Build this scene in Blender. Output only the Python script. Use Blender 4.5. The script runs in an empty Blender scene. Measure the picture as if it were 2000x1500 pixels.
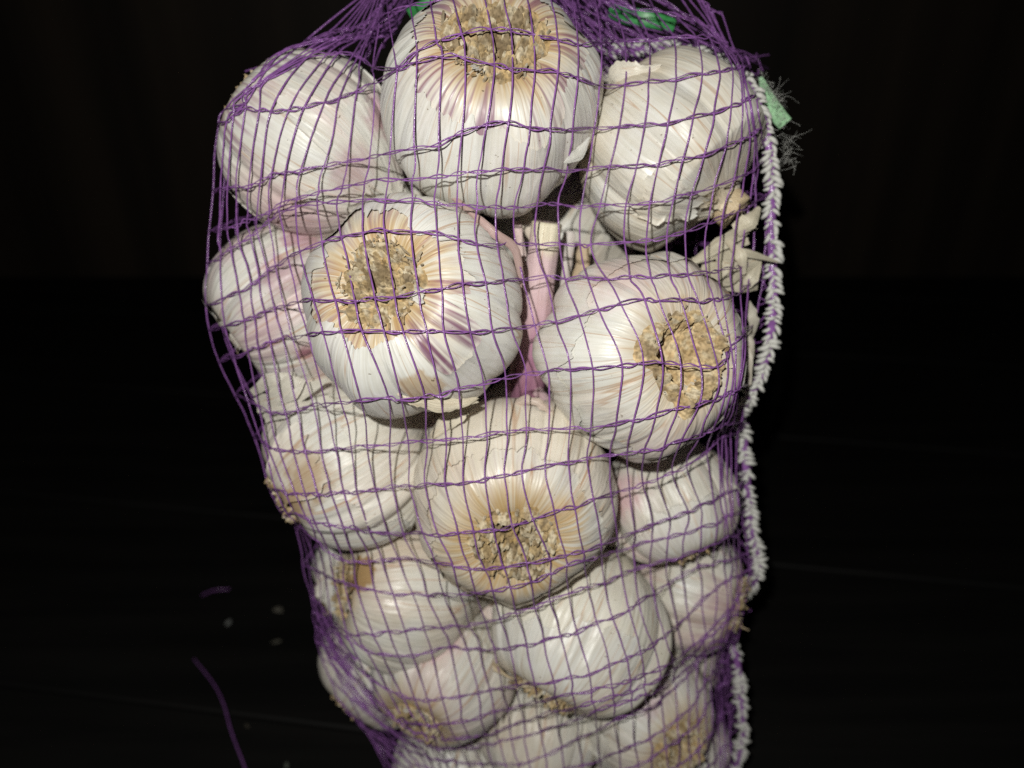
import bpy, math, random
import numpy as np
from mathutils import Vector, Matrix
from mathutils.bvhtree import BVHTree

random.seed(7)
RNG = np.random.default_rng(7)
sc = bpy.context.scene
COL = sc.collection

# ------------------------------------------------------------------ camera
PITCH = math.radians(30.0)
CAM = np.array([0.0, 0.0, 0.365])
FPX = 1500.0                                  # focal length in photograph pixels (2000 wide)
RIGHT = np.array([1.0, 0.0, 0.0])
FWD = np.array([0.0, math.cos(PITCH), -math.sin(PITCH)])
UP = np.array([0.0, math.sin(PITCH), math.cos(PITCH)])
camd = bpy.data.cameras.new('camera')
cam = bpy.data.objects.new('camera', camd)
COL.objects.link(cam)
cam.location = CAM
cam.rotation_euler = (math.radians(90) - PITCH, 0, 0)
camd.sensor_width = 36.0
camd.lens = 36.0 * FPX / 2000.0
camd.clip_start = 0.005
camd.clip_end = 50.0
camd.dof.use_dof = True
camd.dof.focus_distance = 0.196
camd.dof.aperture_fstop = 9.0
sc.camera = cam

# ------------------------------------------------------------------ world: a dark room, next to no light of its own
w = bpy.data.worlds.new('World')
sc.world = w
w.use_nodes = True
bg = w.node_tree.nodes['Background']
bg.inputs[0].default_value = (0.9, 0.95, 1.0, 1)
bg.inputs[1].default_value = 0.006

# ------------------------------------------------------------------ the phone's flash, a few centimetres up and left of the lens
ld = bpy.data.lights.new('flash', 'POINT')
ld.energy = 3.4
ld.color = (1.0, 0.995, 0.94)
ld.shadow_soft_size = 0.0022
flash = bpy.data.objects.new('flash', ld)
COL.objects.link(flash)
flash.location = CAM - 0.026 * RIGHT + 0.033 * UP - 0.05 * FWD

vs = sc.view_settings
vs.view_transform = 'Standard'
vs.look = 'None'
vs.exposure = 0.0
vs.gamma = 1.0
vs.use_curve_mapping = False
sc.cycles.use_denoising = False
sc.cycles.max_bounces = 6


# ------------------------------------------------------------------ helpers
def at(px, py, d):
    """a point d metres ahead of the lens, in the direction of a pixel of the photograph"""
    px, py, d = np.asarray(px, float), np.asarray(py, float), np.asarray(d, float)
    return (CAM + d[..., None] * FWD + ((px - 1000) / FPX * d)[..., None] * RIGHT
            + ((750 - py) / FPX * d)[..., None] * UP)


def sstep(a, b, x):
    t = np.clip((x - a) / (b - a), 0, 1)
    return t * t * (3 - 2 * t)


def vnoise(P, seed=0):
    """value noise in [-1, 1] at points P[..., 3]"""
    P = np.asarray(P, float)
    i = np.floor(P).astype(np.int64)
    f = P - i
    f = f * f * f * (f * (f * 6 - 15) + 10)
    out = 0
    for dx in (0, 1):
        for dy in (0, 1):
            for dz in (0, 1):
                h = ((i[..., 0] + dx) * 374761393 + (i[..., 1] + dy) * 668265263
                     + (i[..., 2] + dz) * 2147483647 + seed * 974711) & 0xFFFFFFFF
                h = ((h ^ (h >> 13)) * 1274126177) & 0xFFFFFFFF
                h = (h ^ (h >> 16)) & 0xFFFF
                wgt = (f[..., 0] if dx else 1 - f[..., 0]) * (f[..., 1] if dy else 1 - f[..., 1]) * (f[..., 2] if dz else 1 - f[..., 2])
                out = out + wgt * (h / 32767.5 - 1)
    return out


def fbm(P, o=3, seed=0):
    P = np.asarray(P, float)
    r, a, t = 0, 1.0, 0.0
    for k in range(o):
        r = r + a * vnoise(P * 2 ** k + 17.3 * k, seed + k)
        t += a
        a *= 0.5
    return r / t


def n1(x, seed=0):
    x = np.asarray(x, float)
    return vnoise(np.stack([x, x * 0 + 0.37, x * 0 + 0.71], -1), seed)


def link(o, parent=None):
    COL.objects.link(o)
    if parent is not None:
        o.parent = parent
    return o


def empty(name, loc, label=None, cat=None, group=None):
    o = bpy.data.objects.new(name, None)
    o.location = loc
    o.empty_display_size = 0.01
    link(o)
    tag(o, label, cat, group)
    bpy.context.view_layer.update()
    return o


def tag(o, label=None, cat=None, group=None, kind=None):
    for k, v in (('label', label), ('category', cat), ('group', group), ('kind', kind)):
        if v:
            o[k] = v
    return o


def mesh_obj(name, V, F, mat, parent=None, col=None, gc=None, smooth=True):
    """V world-space vertices (n,3), F (m,4) or (m,3) int array"""
    V = np.asarray(V, float).reshape(-1, 3)
    if parent is not None:
        mw = np.array(parent_matrix(parent).inverted())
        V = V @ mw[:3, :3].T + mw[:3, 3]
    F = np.asarray(F, np.int32)
    k = F.shape[1]
    m = bpy.data.meshes.new(name)
    m.vertices.add(len(V))
    m.vertices.foreach_set('co', V.astype(np.float32).ravel())
    m.loops.add(F.size)
    m.loops.foreach_set('vertex_index', F.ravel())
    m.polygons.add(len(F))
    m.polygons.foreach_set('loop_start', np.arange(0, F.size, k, dtype=np.int32))
    m.polygons.foreach_set('use_smooth', np.full(len(F), smooth))
    m.update(calc_edges=True)
    if col is not None:
        c = np.concatenate([np.clip(np.asarray(col, float).reshape(-1, 3), 0, 1), np.ones((len(V), 1))], 1)
        a = m.color_attributes.new('col', 'FLOAT_COLOR', 'POINT')
        a.data.foreach_set('color', c.astype(np.float32).ravel())
    if gc is not None:
        a = m.attributes.new('gc', 'FLOAT_VECTOR', 'POINT')
        a.data.foreach_set('vector', np.asarray(gc, np.float32).ravel())
    m.materials.append(mat)
    o = bpy.data.objects.new(name, m)
    return link(o, parent)


PM = {}


def parent_matrix(o):
    m = o.matrix_basis.copy()
    if o.parent is not None:
        return parent_matrix(o.parent) @ m
    return m


def grid_faces(nv, nu, wrap=False):
    a = np.arange(nv * nu).reshape(nv, nu)
    if wrap:
        b = np.roll(a, -1, 1)
        return np.stack([a[:-1], b[:-1], b[1:], a[1:]], -1).reshape(-1, 4)
    return np.stack([a[:-1, :-1], a[:-1, 1:], a[1:, 1:], a[1:, :-1]], -1).reshape(-1, 4)


def tube(path, rad, sides=6, flat=1.0, nrm=None, twist=None):
    """V, F of a tube along path (n,3); flat squeezes it along the normal; nrm = per-sample normals"""
    path = np.asarray(path, float)
    n = len(path)
    T = np.gradient(path, axis=0)
    T /= np.linalg.norm(T, axis=1, keepdims=True) + 1e-12
    if nrm is None:
        ref = np.array([0.31, 0.2, 0.93])
        nrm = np.tile(ref, (n, 1))
    N = nrm - (nrm * T).sum(1, keepdims=True) * T
    N /= np.linalg.norm(N, axis=1, keepdims=True) + 1e-12
    B = np.cross(T, N)
    rad = np.broadcast_to(np.asarray(rad, float), (n,))
    a = np.arange(sides) / sides * 2 * math.pi
    ca, sa = np.cos(a), np.sin(a)
    ox, oy = ca[None, :] * rad[:, None], sa[None, :] * rad[:, None] * flat
    if twist is not None:
        ct, st = np.cos(twist)[:, None], np.sin(twist)[:, None]
        ox, oy = ox * ct - oy * st, ox * st + oy * ct
    V = path[:, None, :] + ox[..., None] * B[:, None, :] + oy[..., None] * N[:, None, :]
    return V.reshape(-1, 3), grid_faces(n, sides, True)


def join(parts):
    Vs, Fs, k = [], [], 0
    for V, F in parts:
        Vs.append(V)
        Fs.append(np.asarray(F) + k)
        k += len(V)
    return np.concatenate(Vs), np.concatenate(Fs)


def cspline(P, n):
    """Catmull-Rom through points P (m, k) to n samples"""
    P = np.asarray(P, float)
    m = len(P)
    Q = np.vstack([2 * P[0] - P[1], P, 2 * P[-1] - P[-2]])
    t = np.linspace(0, m - 1 - 1e-9, n)
    i = t.astype(int)
    f = (t - i)[:, None]
    a, b, c, d = Q[i], Q[i + 1], Q[i + 2], Q[i + 3]
    return 0.5 * (2 * b + (c - a) * f + (2 * a - 5 * b + 4 * c - d) * f ** 2 + (3 * b - a - 3 * c + d) * f ** 3)


# ------------------------------------------------------------------ materials
def new_mat(name):
    m = bpy.data.materials.new(name)
    m.use_nodes = True
    nt = m.node_tree
    b = nt.nodes['Principled BSDF']
    return m, nt, b


def N(nt, t, **kw):
    n = nt.nodes.new(t)
    for k, v in kw.items():
        if k in n.inputs.keys() if hasattr(n.inputs, 'keys') else False:
            n.inputs[k].default_value = v
        else:
            setattr(n, k, v)
    return n


def L(nt, a, b):
    nt.links.new(a, b)


def mix_col(nt, fac, a, b, mode='MIX'):
    n = nt.nodes.new('ShaderNodeMix')
    n.data_type = 'RGBA'
    n.blend_type = mode
    for sock, val in ((n.inputs[0], fac), (n.inputs[6], a), (n.inputs[7], b)):
        if hasattr(val, 'links'):
            L(nt, val, sock)
        else:
            sock.default_value = val if not isinstance(val, tuple) else (*val, 1)[:4]
    return n.outputs[2]


def ramp(nt, src, stops):
    n = nt.nodes.new('ShaderNodeValToRGB')
    el = n.color_ramp.elements
    while len(el) < len(stops):
        el.new(0.5)
    for e, (p, v) in zip(el, stops):
        e.position = p
        e.color = (v, v, v, 1) if not isinstance(v, tuple) else (*v, 1)
    L(nt, src, n.inputs[0])
    return n.outputs[0]


def mk_skin():
    m, nt, b = new_mat('garlic_skin')
    col = N(nt, 'ShaderNodeAttribute', attribute_name='col')
    gc = N(nt, 'ShaderNodeAttribute', attribute_name='gc')

    def stretched(k, kz):
        mp = N(nt, 'ShaderNodeMapping')
        mp.inputs['Scale'].default_value = (k, k, kz)
        L(nt, gc.outputs['Vector'], mp.inputs['Vector'])
        return mp.outputs['Vector']

    def noise(vec, scale, detail, rough=0.5):
        n = N(nt, 'ShaderNodeTexNoise')
        n.inputs['Scale'].default_value = scale
        n.inputs['Detail'].default_value = detail
        n.inputs['Roughness'].default_value = rough
        L(nt, vec, n.inputs['Vector'])
        return n.outputs['Fac']
    veins = ramp(nt, noise(stretched(9.0, 1.0), 1.0, 1.0), [(0.485, 0.0), (0.499, 1.0), (0.501, 1.0), (0.517, 0.0)])
    vmask = ramp(nt, noise(stretched(2.2, 1.6), 1.0, 2.0), [(0.36, 0.0), (0.58, 1.0)])
    fibre = noise(stretched(34.0, 2.2), 1.0, 4.0, 0.62)
    fine = noise(stretched(90.0, 7.0), 1.0, 2.0)
    tc = N(nt, 'ShaderNodeTexCoord')
    blot = noise(tc.outputs['Object'], 130.0, 4.0, 0.6)
    grit = noise(tc.outputs['Object'], 1500.0, 2.0)
    c = mix_col(nt, ramp(nt, fibre, [(0.32, 0.0), (0.68, 1.0)]), (0.93, 0.91, 0.87), (1.03, 1.03, 1.03))
    c = mix_col(nt, 1.0, col.outputs['Color'], c, 'MULTIPLY')
    c = mix_col(nt, 1.0, c, ramp(nt, blot, [(0.3, (0.90, 0.885, 0.85)), (0.62, (1.0, 1.0, 1.0))]), 'MULTIPLY')
    vm = N(nt, 'ShaderNodeMath', operation='MULTIPLY')
    L(nt, veins, vm.inputs[0])
    L(nt, vmask, vm.inputs[1])
    vm2 = N(nt, 'ShaderNodeMath', operation='MULTIPLY')
    L(nt, vm.outputs[0], vm2.inputs[0])
    vm2.inputs[1].default_value = 0.9
    c = mix_col(nt, vm2.outputs[0], c, mix_col(nt, 1.0, c, (0.72, 0.50, 0.36), 'MULTIPLY'))
    # specks of soil
    sp = noise(tc.outputs['Object'], 620.0, 2.0, 0.6)
    spm = ramp(nt, sp, [(0.715, 0.0), (0.75, 0.8)])
    c = mix_col(nt, spm, c, (0.16, 0.11, 0.06))
    L(nt, c, b.inputs['Base Color'])
    rr = ramp(nt, blot, [(0.3, 0.50), (0.7, 0.30)])
    L(nt, rr, b.inputs['Roughness'])
    b.inputs['Specular IOR Level'].default_value = 0.5
    b.inputs['Diffuse Roughness'].default_value = 0.1
    ad = N(nt, 'ShaderNodeMath', operation='ADD')
    m1 = N(nt, 'ShaderNodeMath', operation='MULTIPLY')
    L(nt, fine, m1.inputs[0])
    m1.inputs[1].default_value = 0.35
    L(nt, fibre, ad.inputs[0])
    L(nt, m1.outputs[0], ad.inputs[1])
    ad2 = N(nt, 'ShaderNodeMath', operation='ADD')
    m2 = N(nt, 'ShaderNodeMath', operation='MULTIPLY')
    L(nt, grit, m2.inputs[0])
    m2.inputs[1].default_value = 0.10
    L(nt, ad.outputs[0], ad2.inputs[0])
    L(nt, m2.outputs[0], ad2.inputs[1])
    bp = N(nt, 'ShaderNodeBump')
    bp.inputs['Strength'].default_value = 0.5
    bp.inputs['Distance'].default_value = 0.00016
    L(nt, ad2.outputs[0], bp.inputs['Height'])
    # soft creases of the papery skin
    cr = noise(stretched(7.0, 4.0), 1.0, 2.0, 0.5)
    crr = ramp(nt, cr, [(0.40, 0.0), (0.5, 1.0), (0.60, 0.0)])
    bp0 = N(nt, 'ShaderNodeBump')
    bp0.inputs['Strength'].default_value = 0.35
    bp0.inputs['Distance'].default_value = 0.0004
    L(nt, crr, bp0.inputs['Height'])
    L(nt, bp0.outputs['Normal'], bp.inputs['Normal'])
    L(nt, bp.outputs['Normal'], b.inputs['Normal'])
    return m


def mk_root():
    m, nt, b = new_mat('root_crust')
    col = N(nt, 'ShaderNodeAttribute', attribute_name='col')
    tc = N(nt, 'ShaderNodeTexCoord')
    n = N(nt, 'ShaderNodeTexNoise')
    n.inputs['Scale'].default_value = 900.0
    n.inputs['Detail'].default_value = 5.0
    L(nt, tc.outputs['Object'], n.inputs['Vector'])
    c = mix_col(nt, 1.0, col.outputs['Color'], ramp(nt, n.outputs['Fac'], [(0.33, (0.55, 0.52, 0.48)), (0.6, (1.1, 1.1, 1.1))]), 'MULTIPLY')
    L(nt, c, b.inputs['Base Color'])
    b.inputs['Roughness'].default_value = 0.85
    b.inputs['Diffuse Roughness'].default_value = 1.0
    b.inputs['Specular IOR Level'].default_value = 0.2
    bp = N(nt, 'ShaderNodeBump')
    bp.inputs['Strength'].default_value = 0.8
    bp.inputs['Distance'].default_value = 0.0005
    L(nt, n.outputs['Fac'], bp.inputs['Height'])
    L(nt, bp.outputs['Normal'], b.inputs['Normal'])
    return m


def mk_plastic(name, colr, rough=0.3, trans=0.0, bumps=1.0, spec=0.5):
    m, nt, b = new_mat(name)
    tc = N(nt, 'ShaderNodeTexCoord')
    n = N(nt, 'ShaderNodeTexNoise')
    n.inputs['Scale'].default_value = 420.0
    n.inputs['Detail'].default_value = 3.0
    L(nt, tc.outputs['Object'], n.inputs['Vector'])
    c = mix_col(nt, ramp(nt, n.outputs['Fac'], [(0.3, 0.0), (0.7, 1.0)]), tuple(0.72 * x for x in colr), tuple(min(1, 1.22 * x) for x in colr))
    L(nt, c, b.inputs['Base Color'])
    b.inputs['Roughness'].default_value = rough
    b.inputs['Specular IOR Level'].default_value = spec
    bp = N(nt, 'ShaderNodeBump')
    bp.inputs['Strength'].default_value = 0.55 * bumps
    bp.inputs['Distance'].default_value = 0.0004
    n2 = N(nt, 'ShaderNodeTexNoise')
    n2.inputs['Scale'].default_value = 900.0
    L(nt, tc.outputs['Object'], n2.inputs['Vector'])
    L(nt, n2.outputs['Fac'], bp.inputs['Height'])
    L(nt, bp.outputs['Normal'], b.inputs['Normal'])
    if trans:
        out = nt.nodes['Material Output']
        tl = N(nt, 'ShaderNodeBsdfTranslucent')
        L(nt, c, tl.inputs['Color'])
        mx = N(nt, 'ShaderNodeMixShader')
        mx.inputs[0].default_value = trans
        L(nt, b.outputs[0], mx.inputs[1])
        L(nt, tl.outputs[0], mx.inputs[2])
        L(nt, mx.outputs[0], out.inputs['Surface'])
    return m


def mk_wood(name, c1, c2, rough, axis_scale):
    m, nt, b = new_mat(name)
    tc = N(nt, 'ShaderNodeTexCoord')
    mp = N(nt, 'ShaderNodeMapping')
    mp.inputs['Scale'].default_value = axis_scale
    L(nt, tc.outputs['Object'], mp.inputs['Vector'])
    n = N(nt, 'ShaderNodeTexNoise')
    n.inputs['Scale'].default_value = 1.0
    n.inputs['Detail'].default_value = 5.0
    L(nt, mp.outputs['Vector'], n.inputs['Vector'])
    L(nt, mix_col(nt, ramp(nt, n.outputs['Fac'], [(0.35, 0.0), (0.68, 1.0)]), c1, c2), b.inputs['Base Color'])
    b.inputs['Roughness'].default_value = rough
    b.inputs['Specular IOR Level'].default_value = 0.25
    bp = N(nt, 'ShaderNodeBump')
    bp.inputs['Strength'].default_value = 0.25
    bp.inputs['Distance'].default_value = 0.001
    L(nt, n.outputs['Fac'], bp.inputs['Height'])
    L(nt, bp.outputs['Normal'], b.inputs['Normal'])
    return m


SKIN = mk_skin()
ROOT = mk_root()
NET = mk_plastic('purple_net_plastic', (0.33, 0.135, 0.42), 0.2, 0.2)
THREAD = mk_plastic('white_stitching_thread', (0.62, 0.61, 0.57), 0.55, 0.0, 1.0)
GREEN = mk_plastic('green_label_tape', (0.05, 0.28, 0.08), 0.4, 0.0, 0.3)
PALEGREEN = mk_plastic('pale_green_label_cloth', (0.36, 0.62, 0.36), 0.7, 0.0, 1.0, 0.2)
FLOORM = mk_wood('black_floor', (0.0035, 0.0033, 0.003), (0.008, 0.0073, 0.0065), 0.6, (5, 60, 5))
WALLM = mk_wood('dark_wood_panel', (0.014, 0.010, 0.007), (0.034, 0.024, 0.016), 0.6, (17, 5, 0.7))

# ------------------------------------------------------------------ setting: the dark floor and the wood panel behind
def floor_hit(px, py, z=0.0):
    r = FWD + (px - 1000) / FPX * RIGHT + (750 - py) / FPX * UP
    t = (z - CAM[2]) / r[2]
    return CAM + t * r


def box(x0, x1, y0, y1, z0, z1):
    V = np.array([[x, y, z] for z in (z0, z1) for y in (y0, y1) for x in (x0, x1)], float)
    F = np.array([[0, 2, 3, 1], [4, 5, 7, 6], [0, 1, 5, 4], [2, 6, 7, 3], [0, 4, 6, 2], [1, 3, 7, 5]])
    return V, F


V, F = box(-2.5, 2.5, -0.6, 0.96, -0.06, -0.012)
floor = tag(mesh_obj('floor', V, F, FLOORM, smooth=False), kind='structure')
# two boards meet in the faint seam that crosses the lower left of the photograph
A, Bp = floor_hit(440, 1393), floor_hit(690, 1425)
ang = math.atan2(Bp[1] - A[1], Bp[0] - A[0])
ca, sa = math.cos(ang), math.sin(ang)
bw = 0.16
for k in range(-5, 6):
    y0, y1 = k * bw + 0.0006, (k + 1) * bw - 0.0006
    x0, x1, e = -1.7, 1.7, 0.0012
    P = []
    for (yy, zz) in ((y0, -0.012), (y0, -e), (y0 + e, 0.0), (y1 - e, 0.0), (y1, -e), (y1, -0.012)):
        P.append([(x, yy, zz) for x in (x0, x1)])
    P = np.array(P, float)
    W = P.copy()
    W[..., 0] = A[0] + P[..., 0] * ca - P[..., 1] * sa
    W[..., 1] = A[1] + P[..., 0] * sa + P[..., 1] * ca
    if W[..., 1].max() > 0.9 or W[..., 1].min() < -1.0:
        pass
    mesh_obj('plank', W.reshape(-1, 3), grid_faces(6, 2), FLOORM, floor, smooth=False)

WALL_Y = 0.90
V, F = box(-2.5, 2.5, WALL_Y, WALL_Y + 0.03, -0.05, 1.6)
tag(mesh_obj('wall', V, F, WALLM, smooth=False), kind='structure')

# ------------------------------------------------------------------ garlic bulbs
PROF = np.array([(0.0, -.655), (.14, -.66), (.28, -.70), (.42, -.745), (.58, -.735), (.74, -.63), (.88, -.44), (.97, -.18),
                 (1.0, .06), (.965, .30), (.86, .53), (.68, .73), (.48, .88), (.32, 1.0), (.225, 1.13), (.19, 1.24)])
_pd = cspline(PROF, 400)
_pd[:, 0] = np.maximum(_pd[:, 0], 0)
_s = np.concatenate([[0], np.cumsum(np.linalg.norm(np.diff(_pd, axis=0), axis=1))])
_s /= _s[-1]

WHITE = np.array([.75, .748, .715])
CREAM = np.array([.70, .62, .48])
GREYW = np.array([.62, .61, .56])
YELL = np.array([.60, .44, .21])
TAN = np.array([.52, .35, .16])
BROWN = np.array([.40, .255, .11])
PURP = np.array([.27, .12, .20])
PINK = np.array([.66, .40, .46])
MAUVE = np.array([.50, .30, .36])


def lerp(a, b, t):
    t = np.asarray(t)[..., None]
    return a * (1 - t) + b * t


EXTRA = []                                       # torn skins, for the net's collision


class Bulb:
    def __init__(s, i, px, py, d, D, root, label, cloves=9, groove=.07, warm=.3, purple=.3, pink=.1, yellow=.5,
                 tall=1.0, roll=0.0, nu=250, nv=120, neck=1.0, group='garlic bulbs packed in the net bag'):
        s.i, s.px, s.py, s.d, s.R = i, px, py, d, D / 2
        s.seed = 100 + i * 7
        s.cloves, s.groove, s.warm, s.purple, s.pink, s.yellow, s.tall = cloves, groove, warm, purple, pink, yellow, tall
        s.neck = neck
        r = np.array(root, float)
        r /= np.linalg.norm(r)
        rw = r[0] * RIGHT + r[1] * UP - r[2] * FWD            # root direction in the world (third component is toward the camera)
        z = -rw
        x = RIGHT - (RIGHT @ z) * z
        if np.linalg.norm(x) < .25:
            x = UP - (UP @ z) * z
        x /= np.linalg.norm(x)
        y = np.cross(z, x)
        s.A = np.stack([x, y, z], 1)                          # local -> world
        s.C = at(px, py, d)
        rg = np.random.default_rng(s.seed)
        b = np.arange(cloves) / cloves * 2 * math.pi + rg.uniform(-.38, .38, cloves) * 2 * math.pi / cloves + roll
        s.b = np.sort(b % (2 * math.pi))
        s.amp = rg.uniform(-.06, .07, cloves)
        s.nu, s.nv = nu, nv
        s.spots = []
        s.e = empty('garlic_bulb', s.C, label, 'garlic', group)
        s.e.rotation_euler = Matrix(s.A.tolist()).to_euler()
        bpy.context.view_layer.update()

    def surf(s, u, v, off=0.0, sunk=True):
        """local-space surface point at angle u and profile position v"""
        u, v = np.broadcast_arrays(np.asarray(u, float), np.asarray(v, float))
        rho = np.interp(v, _s, _pd[:, 0])
        z = np.interp(v, _s, _pd[:, 1])
        z = np.where(z > .5, .5 + (z - .5) * s.neck, z) * s.tall
        if sunk:
            z = z + .16 * sstep(.105, .06, v)
        um = u % (2 * math.pi)
        k = np.searchsorted(s.b, um) - 1
        b0 = s.b[k % s.cloves] - np.where(k < 0, 2 * math.pi, 0)
        b1 = s.b[(k + 1) % s.cloves] + np.where(k + 1 >= s.cloves, 2 * math.pi, 0)
        f = (um - b0) / (b1 - b0)
        lob = np.sqrt(np.clip(np.sin(math.pi * f), 0, 1) + 1e-4)
        W = sstep(.10, .34, v) * (1 - .55 * sstep(.68, .95, v))
        swell = s.amp[k % s.cloves] * np.sin(math.pi * f) ** 2
        rho2 = rho * (1 + W * (swell - s.groove * (1 - lob) + .02))
        p = np.stack([rho2 * np.cos(u), rho2 * np.sin(u), z], -1)
        big = fbm(p * 1.3, 2, s.seed)
        fine = fbm(np.stack([np.cos(u) * 7, np.sin(u) * 7, v * 3], -1), 3, s.seed + 3)
        wr = fbm(np.stack([np.cos(u) * 22, np.sin(u) * 22, v * 2.5], -1), 2, s.seed + 5)
        dirn = p / (np.linalg.norm(p, axis=-1, keepdims=True) + 1e-9)
        g = sstep(.12, .3, v)
        p = p + dirn * (big * .045 + g * (fine * .010 + wr * .003))[..., None]
        return p * s.R + dirn * np.asarray(off)[..., None]

    def world(s, p):
        return p @ s.A.T + s.C

    def pix(s, px, py):
        """surface point (local) under a pixel, on a sphere of the bulb's size"""
        r = FWD + (px - 1000) / FPX * RIGHT + (750 - py) / FPX * UP
        r = r / np.linalg.norm(r)
        oc = CAM - s.C
        bq = oc @ r
        disc = bq * bq - (oc @ oc - (s.R * .97) ** 2)
        t = -bq - math.sqrt(max(disc, 0))
        return (CAM + t * r - s.C) @ s.A

    def pix_uv(s, px, py):
        p = s.pix(px, py)
        u = math.atan2(p[1], p[0])
        z = p[2] / s.R
        # match by polar angle of the profile
        pol = math.atan2(math.hypot(p[0], p[1]), -z)
        pp = np.arctan2(_pd[:, 0], -_pd[:, 1] * s.tall)
        return u, float(np.interp(pol, pp, _s))

    def colour(s, u, v, p, base=None, under=True):
        st = np.stack([np.cos(u) * 9, np.sin(u) * 9, v * 1.6], -1)
        streak = fbm(st, 3, s.seed + 11)
        streak2 = fbm(st * np.array([3.2, 3.2, 1.6]) + 5, 3, s.seed + 21)
        low = fbm(p / s.R * 1.6, 3, s.seed + 31)
        c = lerp(WHITE if base is None else base, CREAM, np.clip(s.warm * (.75 + 1.3 * low) + .12 * streak, 0, 1))
        c = lerp(c, PINK, np.clip(s.pink * (sstep(-.15, .55, low + .35 * streak)), 0, 1))
        if under:
            y = sstep(.28, .13, v + .10 * streak) * s.yellow * (.8 + 1.0 * streak2 + .3 * streak)
            c = lerp(c, YELL, np.clip(y, 0, 1))
            c = lerp(c, TAN, np.clip(sstep(.25, .15, v + .10 * streak2 + .05 * low) * s.yellow * .6 * sstep(-.45, .35, streak2 + .4 * streak), 0, 1))
            pm = sstep(.02, .38, streak2 + .2 * low) * sstep(.46, .30, v + .06 * streak) * sstep(.1, .2, v)
            c = lerp(c, PURP, np.clip(pm * s.purple, 0, .92))
        for (q, rad, cc, stg, hard, stk) in s.spots:
            dd = np.linalg.norm(p - q, axis=-1) + rad * .35 * fbm(p * 420, 3, s.seed + 41)
            mk = stg * sstep(rad, rad * hard, dd)
            if stk and not under:
                continue
            if stk:
                mk = mk * sstep(-.25, .3, streak2 + .3 * streak)
            c = lerp(c, cc, mk)
        return c

    def spot(s, px, py, rpx, cc, stg=.9, hard=.75, stk=False):
        s.spots.append((s.pix(px, py), rpx / FPX * s.d, np.asarray(cc, float), stg, hard, stk))

    def build(s):
        U = np.arange(s.nu) / s.nu * 2 * math.pi
        Vv = np.linspace(0.0, 1, s.nv)
        u, v = np.meshgrid(U, Vv)
        p = s.surf(u, v)
        s.skin = mesh_obj('skin', s.world(p), grid_faces(s.nv, s.nu, True), SKIN, s.e,
                          s.colour(u, v, p), np.stack([np.cos(u), np.sin(u), v], -1).reshape(-1, 3))
        # low copy for the net's collision
        uu, vv = np.meshgrid(np.arange(56) / 56 * 2 * math.pi, np.linspace(0, 1, 40))
        s.low = (s.world(s.surf(uu, vv)).reshape(-1, 3), grid_faces(40, 56, True))
        return s

    def cut_stem(s, colr=(.62, .5, .33)):
        """short cut neck on top"""
        n, m = 9, 26
        u, t = np.meshgrid(np.arange(m) / m * 2 * math.pi, np.linspace(0, 1, n))
        base = s.surf(u, np.full_like(u, .985))
        cen = base.mean((0, 1))
        top = cen + np.array([0, 0, .12 * s.R])
        p = base + np.array([0, 0, 1.0]) * (t * .16 * s.R * (1 + .3 * fbm(np.stack([np.cos(u) * 3, np.sin(u) * 3, u * 0], -1), 2, s.seed)))[..., None]
        p = np.concatenate([p, np.repeat((p[-1:] * .5 + p[-1].mean(0) * .5), 1, 0), np.repeat(p[-1].mean(0)[None, None] - np.array([0, 0, .04 * s.R]), m, 1)], 0)
        k = len(p)
        uu = np.tile(u[:1], (k, 1))
        mesh_obj('stem', s.world(p), grid_faces(k, m, True), SKIN, s.e, np.tile(np.array(colr), (k * m, 1)),
                 np.stack([np.cos(uu), np.sin(uu), np.linspace(0, .3, k)[:, None] + 0 * uu], -1).reshape(-1, 3))

    def shell(s, e0=.34, lobes=(), rag=.02, off=.0005, lift=.0009, v1=.93, base=None, name='outer_skin', warm=None):
        """papery outer skin, torn open around the root; edge(u) is ragged"""
        nu, nv = 420, 56
        U = np.arange(nu) / nu * 2 * math.pi
        cu, su = np.cos(U), np.sin(U)
        e = np.full(nu, e0)
        for (ua, amp, wd) in lobes:
            dlt = (U - ua + math.pi) % (2 * math.pi) - math.pi
            e = e + amp * sstep(wd * 1.15, wd * .8, np.abs(dlt) * (1 + .12 * n1(U * 9, s.seed + 1)))
        e = e + rag * 1.6 * fbm(np.stack([cu * 2.2, su * 2.2, cu * 0], -1), 2, s.seed + 61)
        e = e + rag * fbm(np.stack([cu * 9, su * 9, cu * 0], -1), 2, s.seed + 62)
        e = e + rag * .5 * fbm(np.stack([cu * 40, su * 40, cu * 0], -1), 2, s.seed + 63)
        t = np.linspace(0, 1, nv) ** 1.6
        u = np.tile(U, (nv, 1))
        v = e[None] + t[:, None] * (v1 - e[None])
        near = np.exp(-(v - e[None]) / .018)
        lf = lift * near * (.25 + .9 * np.clip(fbm(np.stack([cu * 5, su * 5, cu * 0], -1), 2, s.seed + 64) + .3, 0, 1))[None]
        p = s.surf(u, v, off + lf)
        ow = s.warm
        if warm is not None:
            s.warm = warm
        c = s.colour(u, v, p, base, under=False)
        s.warm = ow
        EXTRA.append((s.world(p[::4, ::5]).reshape(-1, 3), grid_faces(len(p[::4]), len(U[::5]), True)))
        return mesh_obj(name, s.world(p), grid_faces(nv, nu, True), SKIN, s.e, c, np.stack([cu[None] + 0 * u, su[None] + 0 * u, v + .13], -1).reshape(-1, 3))

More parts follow.
